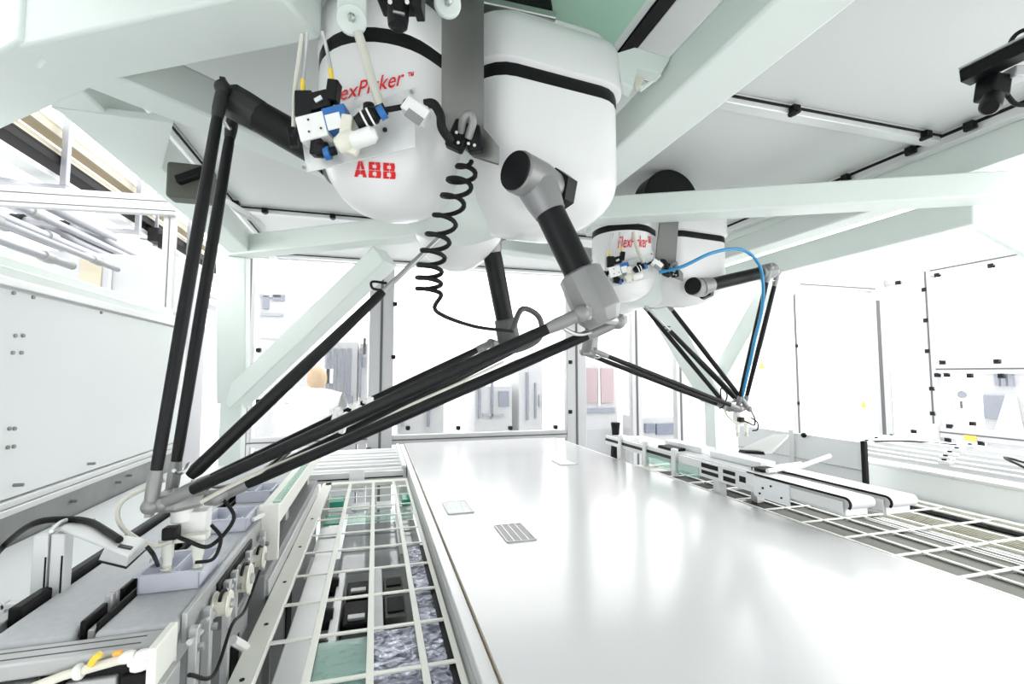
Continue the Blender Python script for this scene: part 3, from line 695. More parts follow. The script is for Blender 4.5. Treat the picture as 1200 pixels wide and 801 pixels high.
bx(1.86, 2.98, .3, 3.35, .38, .42).build('tray_floor', 'dark', t)
for a, b in zip(YS[1:], YS[2:]):
    bx(1.875, 2.14, a+.012, b-.012, .866, .872).build('olive_sheet', 'olive' if b < 2.3 else 'dark', t, .001)
    bx(2.15, 2.275, a+.012, b-.012, .865, .871).build('olive_sheet', 'olive' if b < 2.2 else 'dark', t, .001)
    bx(2.29, 2.53 if b > 1.95 else 2.385, a+.012, b-.012, .864, .870).build('olive_sheet', 'dark' if b > 2.3 else 'olive', t, .001)
bx(2.90, 2.953, .45, 3.3, .84, .85).build('dark_gap', 'dark', t)
for x, ww, mt in ((2.415, .03, 'alud'), (2.45, .012, 'black'), (2.475, .02, 'alu'), (2.51, .03, 'alud')):
    bx(x-ww/2, x+ww/2, .4, 1.90, .855, .868).build('guide_strip', mt, t, .002)
lv = bx(2.56, 2.88, 1.0, 2.0, .79, .81).build('louvre_back', 'olive', t)
for k in range(13):
    x = 2.57 + k*.024; MB().bar((x, 1.0, .84), (x, 1.98, .84), .014, .003, (.5, 0, .8)).build('louvre_slat', 'ivory', lv)
for x, y in ((1.9, .45), (2.9, .45), (1.9, 3.3), (2.9, 3.3)): bx(x-.015, x+.015, y-.015, y+.015, 0, .38).build('leg', 'grey', t)

# ---------------------------------------------------------------- twin conveyors on the left
t = thing('tray_conveyor', 'left-hand conveyor with two lanes, one plain grey and one carrying clear trays', 'conveyor', (-.52, 2, 0))
Y0, Y1 = 1.10, 3.25
for x0, x1 in ((-.667, -.530), (-.496, -.362)):
    bx(x0, x1, Y0, Y1, 1.085, 1.12).build('belt', 'greybelt', t, .01, 4)
    bx(x0+.01, x1-.01, Y0+.02, Y1-.02, 1.02, 1.083).build('belt_bed', 'aluc', t)
bx(-.695, -.672, Y0+.12, Y1, 1.09, 1.135).build('side_guide', 'black', t, .004)
bx(-.722, -.697, Y0+.02, Y1, 1.06, 1.112).build('side_profile', 'aluc', t, .003)
for y0, y1 in ((Y0+.02, 1.20), (1.26, Y1)):
    bx(-.527, -.517, y0, y1, 1.095, 1.135).build('side_guide', 'black', t, .003)
bx(-.514, -.502, Y0+.02, 1.28, 1.09, 1.118).build('side_profile', 'aluc', t, .002)
bx(-.501, -.494, Y0+.02, Y1, 1.10, 1.13).build('side_guide', 'rubber', t, .002)
for y in (1.215, 1.235, 1.42, 1.6): bx(-.529, -.515, y-.007, y+.007, 1.08, 1.145).build('bracket', 'aluc', t, .002)
bx(-.36, -.350, Y0+.02, Y1, 1.07, 1.128).build('side_profile', 'aluc', t, .002)
bx(-.350, -.344, 1.30, 1.62, 1.085, 1.11).build('side_guide', 'black', t, .002)
rl = bx(-.357, -.300, 1.78, Y1, 1.10, 1.165).build('tray_rail', 'cream', t, .004)
bx(-.36, -.298, 1.765, 1.785, .99, 1.17).build('end_plate', 'cream', rl, .003)
bx(-.325, -.302, 1.80, Y1, 1.165, 1.172).build('rail_lip', 'greenglass', rl)
for y in (1.68, 2.4, 3.1):
    for x in (-.70, -.40): bx(x-.03, x+.03, y-.03, y+.03, 0, 1.03).build('leg', 'aluc', t, .003)
# drive pulleys, shafts and tension rods along the outer side
for y, z, r in ((1.27, 1.075, .026), (1.46, 1.055, .034), (1.63, 1.05, .028)):
    pu = MB().turn((-.345, y, z), (-.310, y, z), [(0, r), (.1, r*1.1), (.2, r*.95), (.8, r*.95), (.9, r*1.1), (1, r)], 22).build('pulley', 'ivory', t)
    MB().turn((-.309, y, z), (-.303, y, z), [(0, r*.4), (1, r*.35)], 12).build('shaft_end', 'alud', pu)
    MB().tube([(-.327, y + r*1.12*math.cos(a), z + r*1.12*math.sin(a)) for a in [math.pi*k/10 - 1.2 for k in range(13)]], .004, 6).build('drive_belt', 'rubber', pu)
for k, y in enumerate((1.12, 1.20, 1.34, 1.40, 1.54, 1.72)):
    bx(-.344, -.328, y-.010, y+.010, .86 if k < 3 else .98, 1.10).build('bracket', 'aluc', t, .002)
    MB().cyl((-.335, y-.03, 1.085), (-.335, y+.035, 1.085-.012), .006, n=8).build('tension_rod', 'alud', t)
    MB().cyl((-.330, y, 1.06), (-.318, y, 1.06), .008, n=6).build('bolt', 'steel', t)
MB().tube(bez([(-.33, 1.08, 1.03), (-.32, 1.2, .96), (-.325, 1.35, .99), (-.33, 1.5, .96), (-.33, 1.66, 1.0)], 8), .004, 8).build('cable', 'rubber', t)
MB().cyl((-.365, 1.71, 1.14), (-.340, 1.745, 1.145), .007, n=10).build('stop_pin', 'white', t)
# grey cabinet body under the conveyor
c = bx(-.60, -.33, 1.75, 3.2, .12, .95).build('base_cabinet', 'grey', t, .004)
bx(-.334, -.326, 1.86, 2.1, .3, .86).build('door_panel', 'alud', c, .003); bx(-.333, -.325, 2.16, 2.28, .25, .88).build('vent_opening', 'dark', c)
bx(-.34, -.32, 1.76, 3.2, .88, .93).build('belt_line_strip', 'aluc', c, .003)

t = thing('drive_housing', 'grey drive housing standing between tray conveyor and left lattice', 'machine', (-.37, 1.5, 0))
bx(-.43, -.345, 1.38, 1.60, .10, .97).build('housing', 'grey', t, .004); bx(-.3455, -.3425, 1.42, 1.5, .5, .9).build('opening', 'dark', t)
MB().tube(bez([(-.335, 1.40, .93), (-.315, 1.46, .87), (-.335, 1.52, .80), (-.33, 1.5, .7)], 6), .012, 8).build('white_hose', 'white', t)

# clear trays on the outer lane
def tray(x0, x1, y0, y1, z, h, label):
    r = thing('parts_tray', label, 'tray', ((x0+x1)/2, (y0+y1)/2, z), 'clear plastic trays on the conveyor'); e = .003
    bx(x0, x1, y0, y1, z, z+.003).build('tray_base', 'tray', r)
    for a in ((x0, x1, y0, y0+e), (x0, x1, y1-e, y1), (x0, x0+e, y0, y1), (x1-e, x1, y0, y1)): bx(*a, z+.003, z+h).build('tray_wall', 'tray', r)
    xm = (x0+x1)/2; bx(xm-.0015, xm+.0015, y0+e, y1-e, z+.003, z+h*.9).build('divider', 'tray', r)
    m = MB()
    for a in ((x0-.006, x1+.006, y0-.006, y0), (x0-.006, x1+.006, y1, y1+.006), (x0-.006, x0, y0, y1), (x1, x1+.006, y0, y1)): m.box(*a, z+h-.003, z+h)
    m.build('rim', 'tray', r)
    for k in range(3):
        xx = x0 + (x1-x0)*(.2+.3*k); MB().prism([(xx-.012, y0+.05, z+.004), (xx+.012, y0+.05, z+.004), (xx, y0+.05, z+h*.8)], (0, .004, 0)).build('tab', 'white', r)
tray(-.490, -.372, 1.255, 1.40, 1.122, .040, 'clear plastic tray nearest the camera, under the gripper')
tray(-.490, -.372, 1.66, 1.80, 1.122, .040, 'clear plastic tray at the cream rail end plate, behind the gripper')
tray(-.490, -.372, 2.02, 2.16, 1.122, .040, 'farthest clear plastic tray, beside the cream rail under the rods')

# sensor bracket by the plain lane
t = thing('sensor_stand', 'aluminium sensor stand leaning over the plain grey lane of the left conveyor', 'sensor', (-.70, 1.33, 1.015))
a = atz(55, 700, 1.05); y_ = 1.33
for x0, x1 in ((40, 58), (61, 77)):
    xa, xb = aty(x0, 690, y_).x, aty(x1, 690, y_).x
    p = bx(xa, xb, y_-.015, y_+.02, 1.015, aty(60, 624, y_).z).build('upright_profile', 'alu', t, .002)
    bx(xb-.004, xb-.001, y_-.0165, y_-.0145, 1.02, 1.2).build('slot', 'rubber', p)
zt = aty(60, 622, y_).z
pa, pb = V((aty(50, 622, y_).x, y_, zt)), atd(150, 646, 1.32)
zt += .003
MB().prism([atz(60, 618, zt), atz(80, 607, zt), atz(130, 626, zt), atz(173, 634, zt), atz(150, 655, zt), atz(118, 641, zt)], (0, 0, .005)).build('arm_plate', 'alu', t, .002)
zh = zt-.03
hd = MB().loft([[atz(115, 656, zh), atz(148, 664, zh), atz(172, 642, zh), atz(140, 634, zh)], [atz(122, 642, zt), atz(151, 649, zt), atz(174, 634, zt), atz(143, 630, zt)]]).build('sensor_head', 'alu', t, .002)
MB().loft([[v + V((0, 0, -.004)) for v in (atz(115, 656, zh), atz(148, 664, zh), atz(172, 642, zh), atz(140, 634, zh))], [atz(115, 656, zh), atz(148, 664, zh), atz(172, 642, zh), atz(140, 634, zh)]]).build('lens_window', 'black', hd)
MB().prism([atz(138, 641, zt+.005), atz(153, 644, zt+.005), atz(156, 641, zt+.005), atz(141, 638, zt+.005)], (0, 0, .002)).build('indicator_slot', 'black', hd)
MB().tube(bez([atz(-10, 655, 1.12), atz(10, 634, 1.15), atz(40, 613, zt+.012), atz(78, 608, zt+.012), atz(105, 611, zt+.012), atz(125, 622, zt+.012), atz(140, 632, zt+.012)], 8), .007, 8).build('cable', 'rubber', t)
MB().tube(bez([atz(60, 622, zt+.012), atz(72, 611, zt+.012), atz(86, 608, zt+.012), atz(110, 609, zt+.012)], 6), .004, 8).build('white_cable', 'white', t)
MB().tube(bez([atz(172, 640, zt+.012), atz(180, 650, zt-.01), atz(186, 664, 1.13)], 6), .004, 6).build('lead', 'rubber', t)
for px in (14, 22):
    c = atz(px, 718, 1.06); 
p = atz(16, 728, 1.07); m = MB(); m.box(p.x-.02, p.x-.012, p.y-.01, p.y+.01, 1.015, 1.115); m.box(p.x+.002, p.x+.012, p.y-.01, p.y+.01, 1.015, 1.11); m.box(p.x-.02, p.x+.012, p.y-.01, p.y+.01, 1.10, 1.112)
tag(m.build('profile_bracket', 'alu', None, .002), 'little aluminium bracket at the near left end of the plain grey lane', 'bracket')

# cross profile and its hardware at the near end
t = thing('end_frame', 'aluminium cross frame with yellow tie closing the near end of the left conveyor', 'frame', (-.75, 1.02, 0))
cp = MB().bar((-1.17, 1.062, 1.10), (-.372, 1.066, 1.10), .060, .028).build('cross_profile', 'aluc', t, .004)
for dy in (-.012, .012): bx(-1.17, -.40, 1.064+dy-.0015, 1.064+dy+.0015, 1.1135, 1.1146).build('groove', 'slotd', cp)
bx(-1.17, -.40, 1.055, 1.085, 1.03, 1.083).build('lower_profile', 'dark', t, .003)
ep = bx(-.372, -.357, 1.0, 1.097, .80, 1.125).build('end_plate', 'cream', t, .003); bx(-.357, -.345, 1.01, 1.08, .80, 1.06).build('end_web', 'aluc', ep, .002)
YF = 1.025
MB().tube([aty(20, 812, YF), aty(75, 791, YF), aty(122, 778, YF), aty(158, 768, YF)], .0075, 10).build('actuator_rod', 'ivory', t)
MB().turn(aty(88, 788, YF), aty(98, 785, YF), [(0, .011), (.3, .013), (.7, .013), (1, .010)], 12).build('rod_nut', 'white', t)
for px, py in ((150, 770), (160, 774), (168, 768), (163, 780), (173, 777)): c = aty(px, py, YF-.01); MB().turn(c - V((.011, 0, 0)), c + V((.011, 0, .002)), [(0, .008), (.3, .0105), (.7, .0105), (1, .008)], 12).build('air_fitting', 'white', t)
MB().tube([aty(106, 779, YF-.01), aty(111, 771, YF-.01), aty(118, 766, YF-.01)], .006, 8).build('yellow_tie', 'yellow', t)
MB().tube([aty(133, 766, YF-.01), aty(143, 764, YF-.01)], .005, 8).build('orange_cap', 'orange', t)
m = MB(); a, b = aty(75, 810, 1.05), aty(138, 790, 1.05); m.box(a.x, b.x, 1.045, 1.075, a.z-.08, b.z); m.build('valve_manifold', 'aluc', t, .004)
a, b = aty(142, 800, 1.05), aty(178, 785, 1.05); bx(a.x, b.x, 1.045, 1.075, a.z-.1, b.z).build('dark_cover', 'dark', t, .004)
a, b = aty(-20, 815, 1.04), aty(40, 797, 1.04); bx(a.x, b.x, 1.03, 1.06, a.z-.05, b.z).build('valve_strip', 'alud', t, .004)
a, b = aty(56, 815, 1.04), aty(73, 797, 1.04); bx(a.x, b.x, 1.03, 1.06, a.z-.05, b.z).build('dark_block', 'black', t, .004)
for x in (-1.15, -.385): bx(x-.012, x+.012, 1.05, 1.08, 0, 1.03).build('leg', 'aluc', t, .003)
# clear box standing on the low shelf between conveyor and rack
t = thing('clear_bin', 'clear plastic bin low between the end frame and the left lattice', 'bin', (-.33, 1.2, .80))
x0, x1, y0, y1, z0, z1 = -.345, -.225+.0, 1.12, 1.30, .66, .83
x0, x1 = -.47, -.335
for a in ((x0, x1, y0, y0+.003), (x0, x1, y1-.003, y1), (x0, x0+.003, y0, y1), (x1-.003, x1, y0, y1)): bx(*a, z0, z1).build('bin_wall', 'tray', t)
bx(x0, x1, y0, y1, z0-.004, z0).build('bin_base', 'tray', t)
m = MB()
for a in ((x0-.006, x1+.006, y0-.006, y0), (x0-.006, x1+.006, y1, y1+.006), (x0-.006, x0, y0, y1), (x1, x1+.006, y0, y1)): m.box(*a, z1-.006, z1)
m.build('bin_rim', 'tray', t)
o = bx(-.49, -.325, 1.08, 1.36, .62, .655).build('bin_shelf', 'grey'); 
for y in (1.10, 1.34): bx(-.48, -.44, y-.015, y+.015, .0, .62).build('leg', 'grey', o)
tag(o, 'grey metal shelf carrying the clear bin beside the left lattice', 'shelf')
# ---------------------------------------------------------------- feeder on the right of the belt
t = thing('feeder_conveyor', 'long white feeder conveyor ending in two short black-edged belts above the right lattice', 'conveyor', (2.05, 2.4, 0))
def along(x0, x1, y0, y1, z0, z1, name, mt, par, bev=.002): return bx(x0, x1, y0, y1, z0, z1).build(name, mt, par, bev)
for k, (xa, xb) in enumerate(((1.835, 1.965), (2.02, 2.165))):
    z1 = 1.10; y0 = 1.50 if k == 0 else 1.475
    m = MB(); r_ = .022
    pr = [(y0 + r_ - r_*math.sin(a), z1 - r_ + r_*math.cos(a)) for a in [math.pi*i/8 for i in range(9)]]
    m.prism([(xa, y, z) for y, z in pr] + [(xa, 2.05, z1-2*r_), (xa, 2.05, z1)], (xb-xa, 0, 0)); b = m.build('short_belt', 'belt', t)
    for xx in (xa-.008,):
        m = MB(); m.tube([(xx+.0035, y, z) for y, z in [(2.05, z1+.001)] + [(y0 + r_ - r_*1.05*math.sin(a), z1 - r_ + r_*1.05*math.cos(a)) for a in [math.pi*i/8 for i in range(7)]]], .0055, 6); m.build('belt_edge', 'black', b)
    along(xa+.006, xb-.006, y0+.03, 2.05, z1-.075, z1-2*r_-.001, 'belt_frame', 'pale', t)
    along(xa-.016, xa-.010, y0+.025, 2.05, z1-.062, z1-.012, 'side_plate', 'alu', t)
along(1.812, 1.822, 1.78, 1.99, 1.0, 1.095, 'bearing_plate', 'pale', t)
for y, z in ((1.82, 1.03), (1.88, 1.07), (1.93, 1.05), (1.95, 1.02)): MB().cyl((1.808, y, z), (1.813, y, z), .005, n=8).build('screw', 'black', t)
along(1.84, 2.16, 2.0, 3.6, 1.06, 1.085, 'bed', 'pale', t)
along(1.86, 1.98, 2.05, 3.58, 1.085, 1.10, 'long_belt', 'belt', t)
s = along(1.825, 1.84, 2.0, 2.62, 1.01, 1.10, 'side_plate', 'alu', t)
for y0, y1, z0, z1 in ((2.03, 2.10, 1.045, 1.075), (2.13, 2.22, 1.025, 1.05), (2.13, 2.22, 1.065, 1.085), (2.26, 2.40, 1.03, 1.05), (2.26, 2.40, 1.065, 1.09)): along(1.823, 1.826, y0, y1, z0, z1, 'slot', 'dark', s, 0)
for y0, y1 in ((2.42, 2.68), (2.70, 2.98)): along(1.818, 1.826, y0, y1, .985, 1.055, 'green_cover', 'greenglass', t)
along(1.826, 1.84, 2.68, 3.6, 1.03, 1.10, 'side_plate', 'alu', t); along(1.822, 1.827, 2.68, 3.6, 1.058, 1.078, 'black_strip', 'black', t, 0)
for y in (2.66, 3.0, 3.35): along(1.812, 1.84, y-.022, y+.022, .96, 1.13, 'clamp_block', 'alu', t, .004)
for y0, y1, xx in ((2.1, 2.5, 1.96), (2.6, 3.0, 1.98)): along(xx, xx+.10, y0, y1, 1.10, 1.135, 'cover_box', 'pale', t, .004)
along(1.90, 2.0, 2.02, 2.10, 1.10, 1.116, 'dark_slot', 'dark', t); along(1.86, 1.95, 2.72, 2.9, 1.10, 1.118, 'dark_slot', 'dark', t)
MB().tube([(1.90, 1.99, 1.115), (2.15, 2.02, 1.122), (2.34, 2.02, 1.165)], .012, 8).build('support_arm', 'white', t)
MB().tube([(1.90, 2.08, 1.105), (2.25, 2.12, 1.112)], .010, 8).build('support_arm', 'white', t)
for x, y in ((1.90, 3.48), (2.12, 3.48), (2.12, 2.3), (1.865, 2.3)): MB().box(x-.025, x+.025, y-.025, y+.025, .0, 1.06).build('leg', 'alu', t, .003)
# guard sheet behind the feeder
t = thing('guard_sheet', 'long pale guard sheet with a black end cap behind the feeder conveyor', 'guard', (2.45, 2.4, .884))
a, b, c = aty(1001, 548, 2.28), aty(945, 525, 2.30), aty(822, 506, 3.0)
xg = a.x
bx(xg-.006, xg+.006, 2.22, 3.25, .884, 1.19).build('sheet', 'pale', t, .002)
bx(xg-.018, xg+.010, 2.195, 2.222, .884, 1.20).build('end_cap', 'rubber', t, .005)
bx(xg-.020, xg+.012, 2.70, 2.74, .884, 1.21).build('stiffener', 'alu', t, .003)
bx(xg-.016, xg-.006, 2.22, 3.25, 1.02, 1.025).build('seam', 'alud', t)
MB().ball((xg-.012, 2.62, 1.185), .018, 12).build('knob', 'black', t)
m = MB(); p = atd(893, 520, 2.85); m.prism([atd(865, 530, 2.9), atd(905, 532, 2.8), atd(925, 512, 2.8), atd(906, 512, 2.9)], (0, 0, .02)); m.build('scanner_bracket', 'white', t, .006)
MB().prism([atd(872, 531, 2.84), atd(897, 533, 2.78), atd(895, 529, 2.78), atd(874, 528, 2.84)], (0, .05, .0)).build('scanner_window', 'black', t)
# right ledge of the cell and the gear on it
tl = bx(3.03, 3.10, .4, 3.4, .86, 1.03).build('trim_21', 'panel', kind='structure', bevel=.003)
bx(3.02, 3.16, .4, 3.4, 1.032, 1.05).build('top_profile', 'alu', tl, .003)
bx(3.16, 4.6, .3, 3.4, .98, 1.03).build('deck_sheet', 'panel', tl)
bx(3.03, 3.09, .4, 3.4, 0, .858).build('skirt_sheet', 'panel', tl)
for k, x in enumerate((3.25, 3.42, 3.62, 3.85, 4.15)):
    o = bx(x-.03, x+.03, .5, 3.3 - .1*k, 1.03, 1.068).build('slide_rail', 'aluo', None, .003)
    for zz in (1.045,): bx(x-.0315, x-.0295, .5, 3.3-.1*k, zz-.004, zz+.004).build('groove', 'alud', o)
    for j in range(4):
        y = .95 + .55*j + .1*k; m = MB(); m.box(x-.025, x+.025, y-.03, y+.03, 1.068, 1.09); m.build('carriage', 'white' if j % 2 else 'alud', o, .003)
        MB().cyl((x, y+.01, 1.09), (x, y+.01, 1.10), .012, n=10).build('knob', 'black', o)
    tag(o, ['slide rail nearest the grey ledge edge, right of the feeder', 'second slide rail from the ledge edge', 'third, middle slide rail on the ledge deck', 'fourth slide rail from the ledge edge', 'slide rail farthest right on the ledge deck'][k], 'rail', 'slide rails on the right ledge')
for k, (pts, lab) in enumerate((([(3.3, 1.7, 1.10), (3.36, 1.82, 1.13), (3.5, 1.9, 1.12), (3.6, 1.86, 1.09)], 'short black cable curling over the slide rails on the right ledge'),
                                ([(3.2, 2.80, 1.076), (3.6, 2.84, 1.078), (4.0, 2.78, 1.078), (4.4, 2.7, 1.045)], 'long thin black cable lying across the far end of the ledge deck'))):
    tag(MB().tube(bez(pts, 6), .007, 6).build('cable', 'rubber'), lab, 'cable')
# black cylinder post by the far right corner of the belt
t = thing('flared_post', 'black flared post standing by the far right edge of the white belt', 'post', (2.02, 3.8, 0))
p = aty(722, 540, 3.75); zt = aty(722, 496, 3.75).z
MB().turn((p.x, p.y, 0), (p.x, p.y, zt), [(0, .05), (.8, .045), (.9, .030), (.96, .034), (1, .04)], 16).build('post_body', 'rubber', t)
MB().turn((p.x, p.y, zt), (p.x, p.y, zt+.012), [(0, .042), (1, .038)], 16).build('post_cap', 'black', t)

# ---------------------------------------------------------------- cameras above
t = thing('inspection_camera', 'black inspection camera with rounded lens hanging between the two bolted lugs', 'camera', atd(468, 0, .86))
m = MB(); Rm = Matrix((RT, FW, UP)).transposed(); k = .86/F
m.obox(atd(468, -8, .86), (46*k, .05, 36*k), Rm); bd = m.build('camera_body', 'black', t, .004)
MB().obox(atd(491, -6, .85), (10*k, .04, 46*k), Rm).build('side_wing', 'black', bd, .002)
ln = MB().turn(atd(467, 4, .85), atd(466, 36, .85), [(0, .019), (.55, .019), (.85, .017), (1, .009)], 20).build('lens', 'black', t)
MB().bar(atd(461, 14, .828), atd(474, 17, .828), .004, .004).build('glint_strip', 'steel', ln)
for x, y in ((457, 2), (477, 2)): MB().cyl(atd(x, y, .828), atd(x, y, .822), .004, n=8).build('screw', 'steel', bd)
MB().bar(atd(468, -20, .87), atd(468, -20, .87) + V((0, 0, 2.415 - atd(468, -20, .87).z)), .03, .03).build('hanger', 'black', t)

t = thing('overview_camera', 'black camera on a slanted arm under the roof at the right edge', 'camera', atd(1165, 90, 1.35))
a, b = atd(1130, 92, 1.35), atd(1225, 46, 1.2)
ar = MB().bar(a, b, .05, .036).build('camera_arm', 'black', t, .003)
MB().bar(a + V((0, 0, .022)), b + V((0, 0, .022)), .052, .006).build('arm_strip', 'alud', ar)
cb = MB().obox(atd(1163, 104, 1.32), (.05, .06, .06), Rm @ Matrix.Rotation(math.radians(8), 3, 'Y')).build('camera_body', 'black', t, .006)
MB().turn(atd(1163, 116, 1.30), atd(1160, 126, 1.26), [(0, .024), (.8, .024), (1, .018)], 18).build('lens', 'black', cb)
MB().obox(atd(1190, 88, 1.30), (.05, .05, .03), Rm).build('pale_coupler', 'alud', ar, .004)
MB().tube(bez([atd(1180, 62, 1.3), atd(1186, 46, 1.3), atd(1198, 36, 1.28), atd(1225, 30, 1.25)], 6), .006, 6).build('cable', 'rubber', t)
MB().tube(bez([atd(1176, 100, 1.3), atd(1183, 115, 1.3), atd(1196, 123, 1.3), atd(1230, 118, 1.3)], 6), .006, 6).build('cable', 'rubber', t)
MB().bar(b, V((b.x, b.y, 2.70)), .03, .03).build('hanger', 'black', t)

# ---------------------------------------------------------------- hall services high on the left
def run(x, z, w_, h, mt, name, lab, cat, group, y0=1.8, y1=11):
    return tag(bx(x-w_/2, x+w_/2, y0, y1, z, z+h).build(name, mt, None, .004), lab, cat, group)
gr = 'cable trays high in the hall'
XT = -2.9
zz = lambda px, py: atx(px, py, XT).z
tr = []
for k, (px, py, w_, h, mt, lab) in enumerate((
        (30, 138, .14, .10, 'tyellow', 'topmost pale yellow cable tray high in the hall at the upper left'),
        (30, 152, .16, .06, 'ochre', 'ochre cable tray just under the topmost yellow one'),
        (30, 163, .14, .05, 'tyellow', 'second pale yellow cable tray below the ochre one'),
        (30, 178, .22, .09, 'dark', 'dark cable tray beneath the yellow and ochre ones'),
        (30, 196, .16, .05, 'alud', 'grey cable tray lowest of the stack above the white rail'))):
    z = zz(px, py); t = run(XT - (.12 if mt == 'ochre' else 0), z, w_, h, mt, 'cable_tray', lab, 'cable tray', gr)
    tr.append(z)
    m = MB(); e = bx(XT+w_/2-.006-(.12 if mt == 'ochre' else 0), XT+w_/2+.004-(.12 if mt == 'ochre' else 0), 1.8, 11, z+h*.8, z+h).build('tray_lip', mt, t)
zt0, zb0 = max(tr)+.25, min(tr)-.05
for k, y in enumerate((3.4, 4.2, 5.2, 6.6, 8.2)):
    m = bx(XT+.12, XT+.17, y-.03, y+.03, zb0, 5.0).build('hanger', 'pipe', None, .005)
    bx(XT-.22, XT+.17, y-.03, y+.03, zb0-.05, zb0).build('bracket', 'pipe', m, .004)
    tag(m, ['nearest grey hanger of the cable trays, far upper left', 'second grey hanger from the left carrying the cable trays', 'third grey hanger from the left carrying the cable trays', 'fourth grey hanger, behind the welded beam', 'farthest grey hanger of the cable trays'][k], 'hanger', 'cable tray hangers')
# ladder lattice beside the trays
t = thing('ladder_truss', 'grey open ladder truss running beside the cable trays under the hall roof', 'truss', (-2.2, 5, atx(100, 130, -2.2).z))
za = atx(120, 137, -2.2).z
for dz in (0, .22): bx(-2.22, -2.16, 2.2, 10, za+dz, za+dz+.05).build('chord', 'alud', t)
for k in range(14):
    y = 2.4 + .55*k; MB().bar((-2.19, y, za), (-2.19, y+.3, za+.24), .03, .03).build('web', 'alud', t)
# silver pipes under the white rail
pp = [(20, 262, .035, -2.4), (20, 268, .02, -2.0), (40, 275, .05, -2.7), (10, 285, .03, -2.3), (60, 290, .04, -2.9), (80, 268, .03, -2.5), (30, 248, .05, -3.3)]
labs = ['third silver hall pipe from the top at the left edge, medium thick', 'fifth silver hall pipe from the top at the left edge, the thinnest one', 'fourth silver hall pipe from the top at the left edge, a thick one', 'lowest silver hall pipe, just above the left enclosure wall', 'sixth silver hall pipe from the top at the left edge', 'topmost silver hall pipe, partly behind the white rail', 'second silver hall pipe from the top, thick, just under the white rail']
for k, (px, py, r_, X_) in enumerate(pp):
    p = atx(px, py, X_); o = MB().cyl((X_, 2.0, p.z), (X_, 4.5 if k in (1, 3, 4) else 11, p.z), r_, n=12).build('service_pipe', 'pipe')
    for y in ((3.2, 4.2) if k in (1, 3, 4) else (3.2, 4.4, 6.2)): MB().cyl((X_, y-.05, p.z), (X_, y+.05, p.z), r_*1.35, n=12).build('coupling', 'zinc' if k % 2 else 'pipe', o)
    tag(o, labs[k], 'pipe', 'silver hall pipes')
for k, (px, py, dx) in enumerate(((25, 215, .5), (60, 262, .7), (110, 268, .6))):
    p = atx(px, py, -2.6); o = MB().tube(bez([(p.x-.6, p.y, p.z), (p.x-.2, p.y+.02, p.z), (p.x, p.y+.05, p.z-.03), (p.x+.04, p.y+.3, p.z-.08), (p.x+.05, p.y+1.2, p.z-.08)], 6), .05, 12).build('bent_duct', 'pipe')
    MB().cyl((p.x-.26, p.y, p.z), (p.x-.18, p.y, p.z), .062, n=14).build('black_collar', 'dark', o)
    tag(o, ['bent silver duct just above the white rail, upper left', 'bent silver duct below the rail at the far left', 'bent silver duct below the rail, right of the others'][k], 'duct', 'bent ducts')
# dark boxes in a row on the hall wall
for k, (px, py) in enumerate(((146, 257), (163, 266), (179, 274), (191, 282))):
    p = aty(px, py, 7.0); o = bx(p.x-.06, p.x+.06, 7.0, 7.2, p.z-.09, p.z+.09).build('wall_box', 'dark', None, .01)
    bx(p.x-.075, p.x+.075, 7.2, 7.22, p.z-.11, p.z+.11).build('mount_plate', 'pipe', o); MB().bar((p.x, 7.1, p.z+.09), (p.x, 7.1, 5.0), .03, .03).build('drop_rod', 'pipe', o)
    tag(o, ['first of four dark boxes below the white rail, from the left', 'second of four dark boxes below the white rail', 'third of four dark boxes below the white rail', 'last of four dark boxes, nearest the white posts'][k], 'box', 'dark boxes under the trays')
t = thing('white_cabinet', 'white cabinet standing behind the left enclosure wall', 'cabinet', (-2.0, 4.6, 0))
p, q = aty(95, 300, 4.6), aty(200, 300, 4.6)
bx(p.x-.6, q.x+.1, 4.6, 5.2, 0, aty(110, 296, 4.6).z).build('body', 'palem', t, .01)
bx(p.x, aty(121, 300, 4.6).x, 4.585, 4.6, 1.5, aty(110, 300, 4.6).z-.02).build('beige_door', 'tyellow', t, .005)
bx(q.x-.42, q.x-.40, 4.58, 4.6, 1.5, aty(158, 317, 4.6).z).build('edge_strip', 'alud', t)

# ---------------------------------------------------------------- machines seen through the panes
def machine(lab, px0, px1, py0, py1, Y, dp, items, body='palem', name='machine', zbot=0):
    a, b = aty(px0, (py0+py1)/2, Y).x, aty(px1, (py0+py1)/2, Y).x; zt = aty((px0+px1)/2, py0, Y).z
    t = thing(name, lab, 'machine', ((a+b)/2, Y+dp/2, zbot))
    bx(a, b, Y, Y+dp, zbot, zt).build('body', body, t, .01)
    for (u0, u1, v0, v1, mt, nm) in items:
        x0, x1 = aty(u0, v0, Y).x, aty(u1, v0, Y).x; z1, z0 = aty(u0, v0, Y).z, aty(u0, v1, Y).z
        bx(x0, x1, Y-.03, Y, z0, z1).build(nm, mt, t, .004)
    return t
its = [(383+8*k, 388+8*k, 408, 462, 'bluegrey' if k % 2 else 'bluegrey', 'rack_slot') for k in range(4)]
machine('open blue-grey equipment rack behind the bending person', 378, 418, 400, 560, 5.9, .5, its + [(381, 392, 432, 449, 'white', 'paper_sheet'), (383, 414, 464, 472, 'bluegrey', 'drawer')], 'palem', 'equipment_rack')
machine('narrow rack with dark stripes just left of the tall double post', 420, 430, 402, 560, 5.9, .4, [(421, 424, 408, 465, 'bluegrey', 'slot'), (426, 429, 396, 415, 'dark', 'switch_strip'), (425, 429, 418, 430, 'bluegrey', 'label_holder')], 'palem', 'narrow_rack')
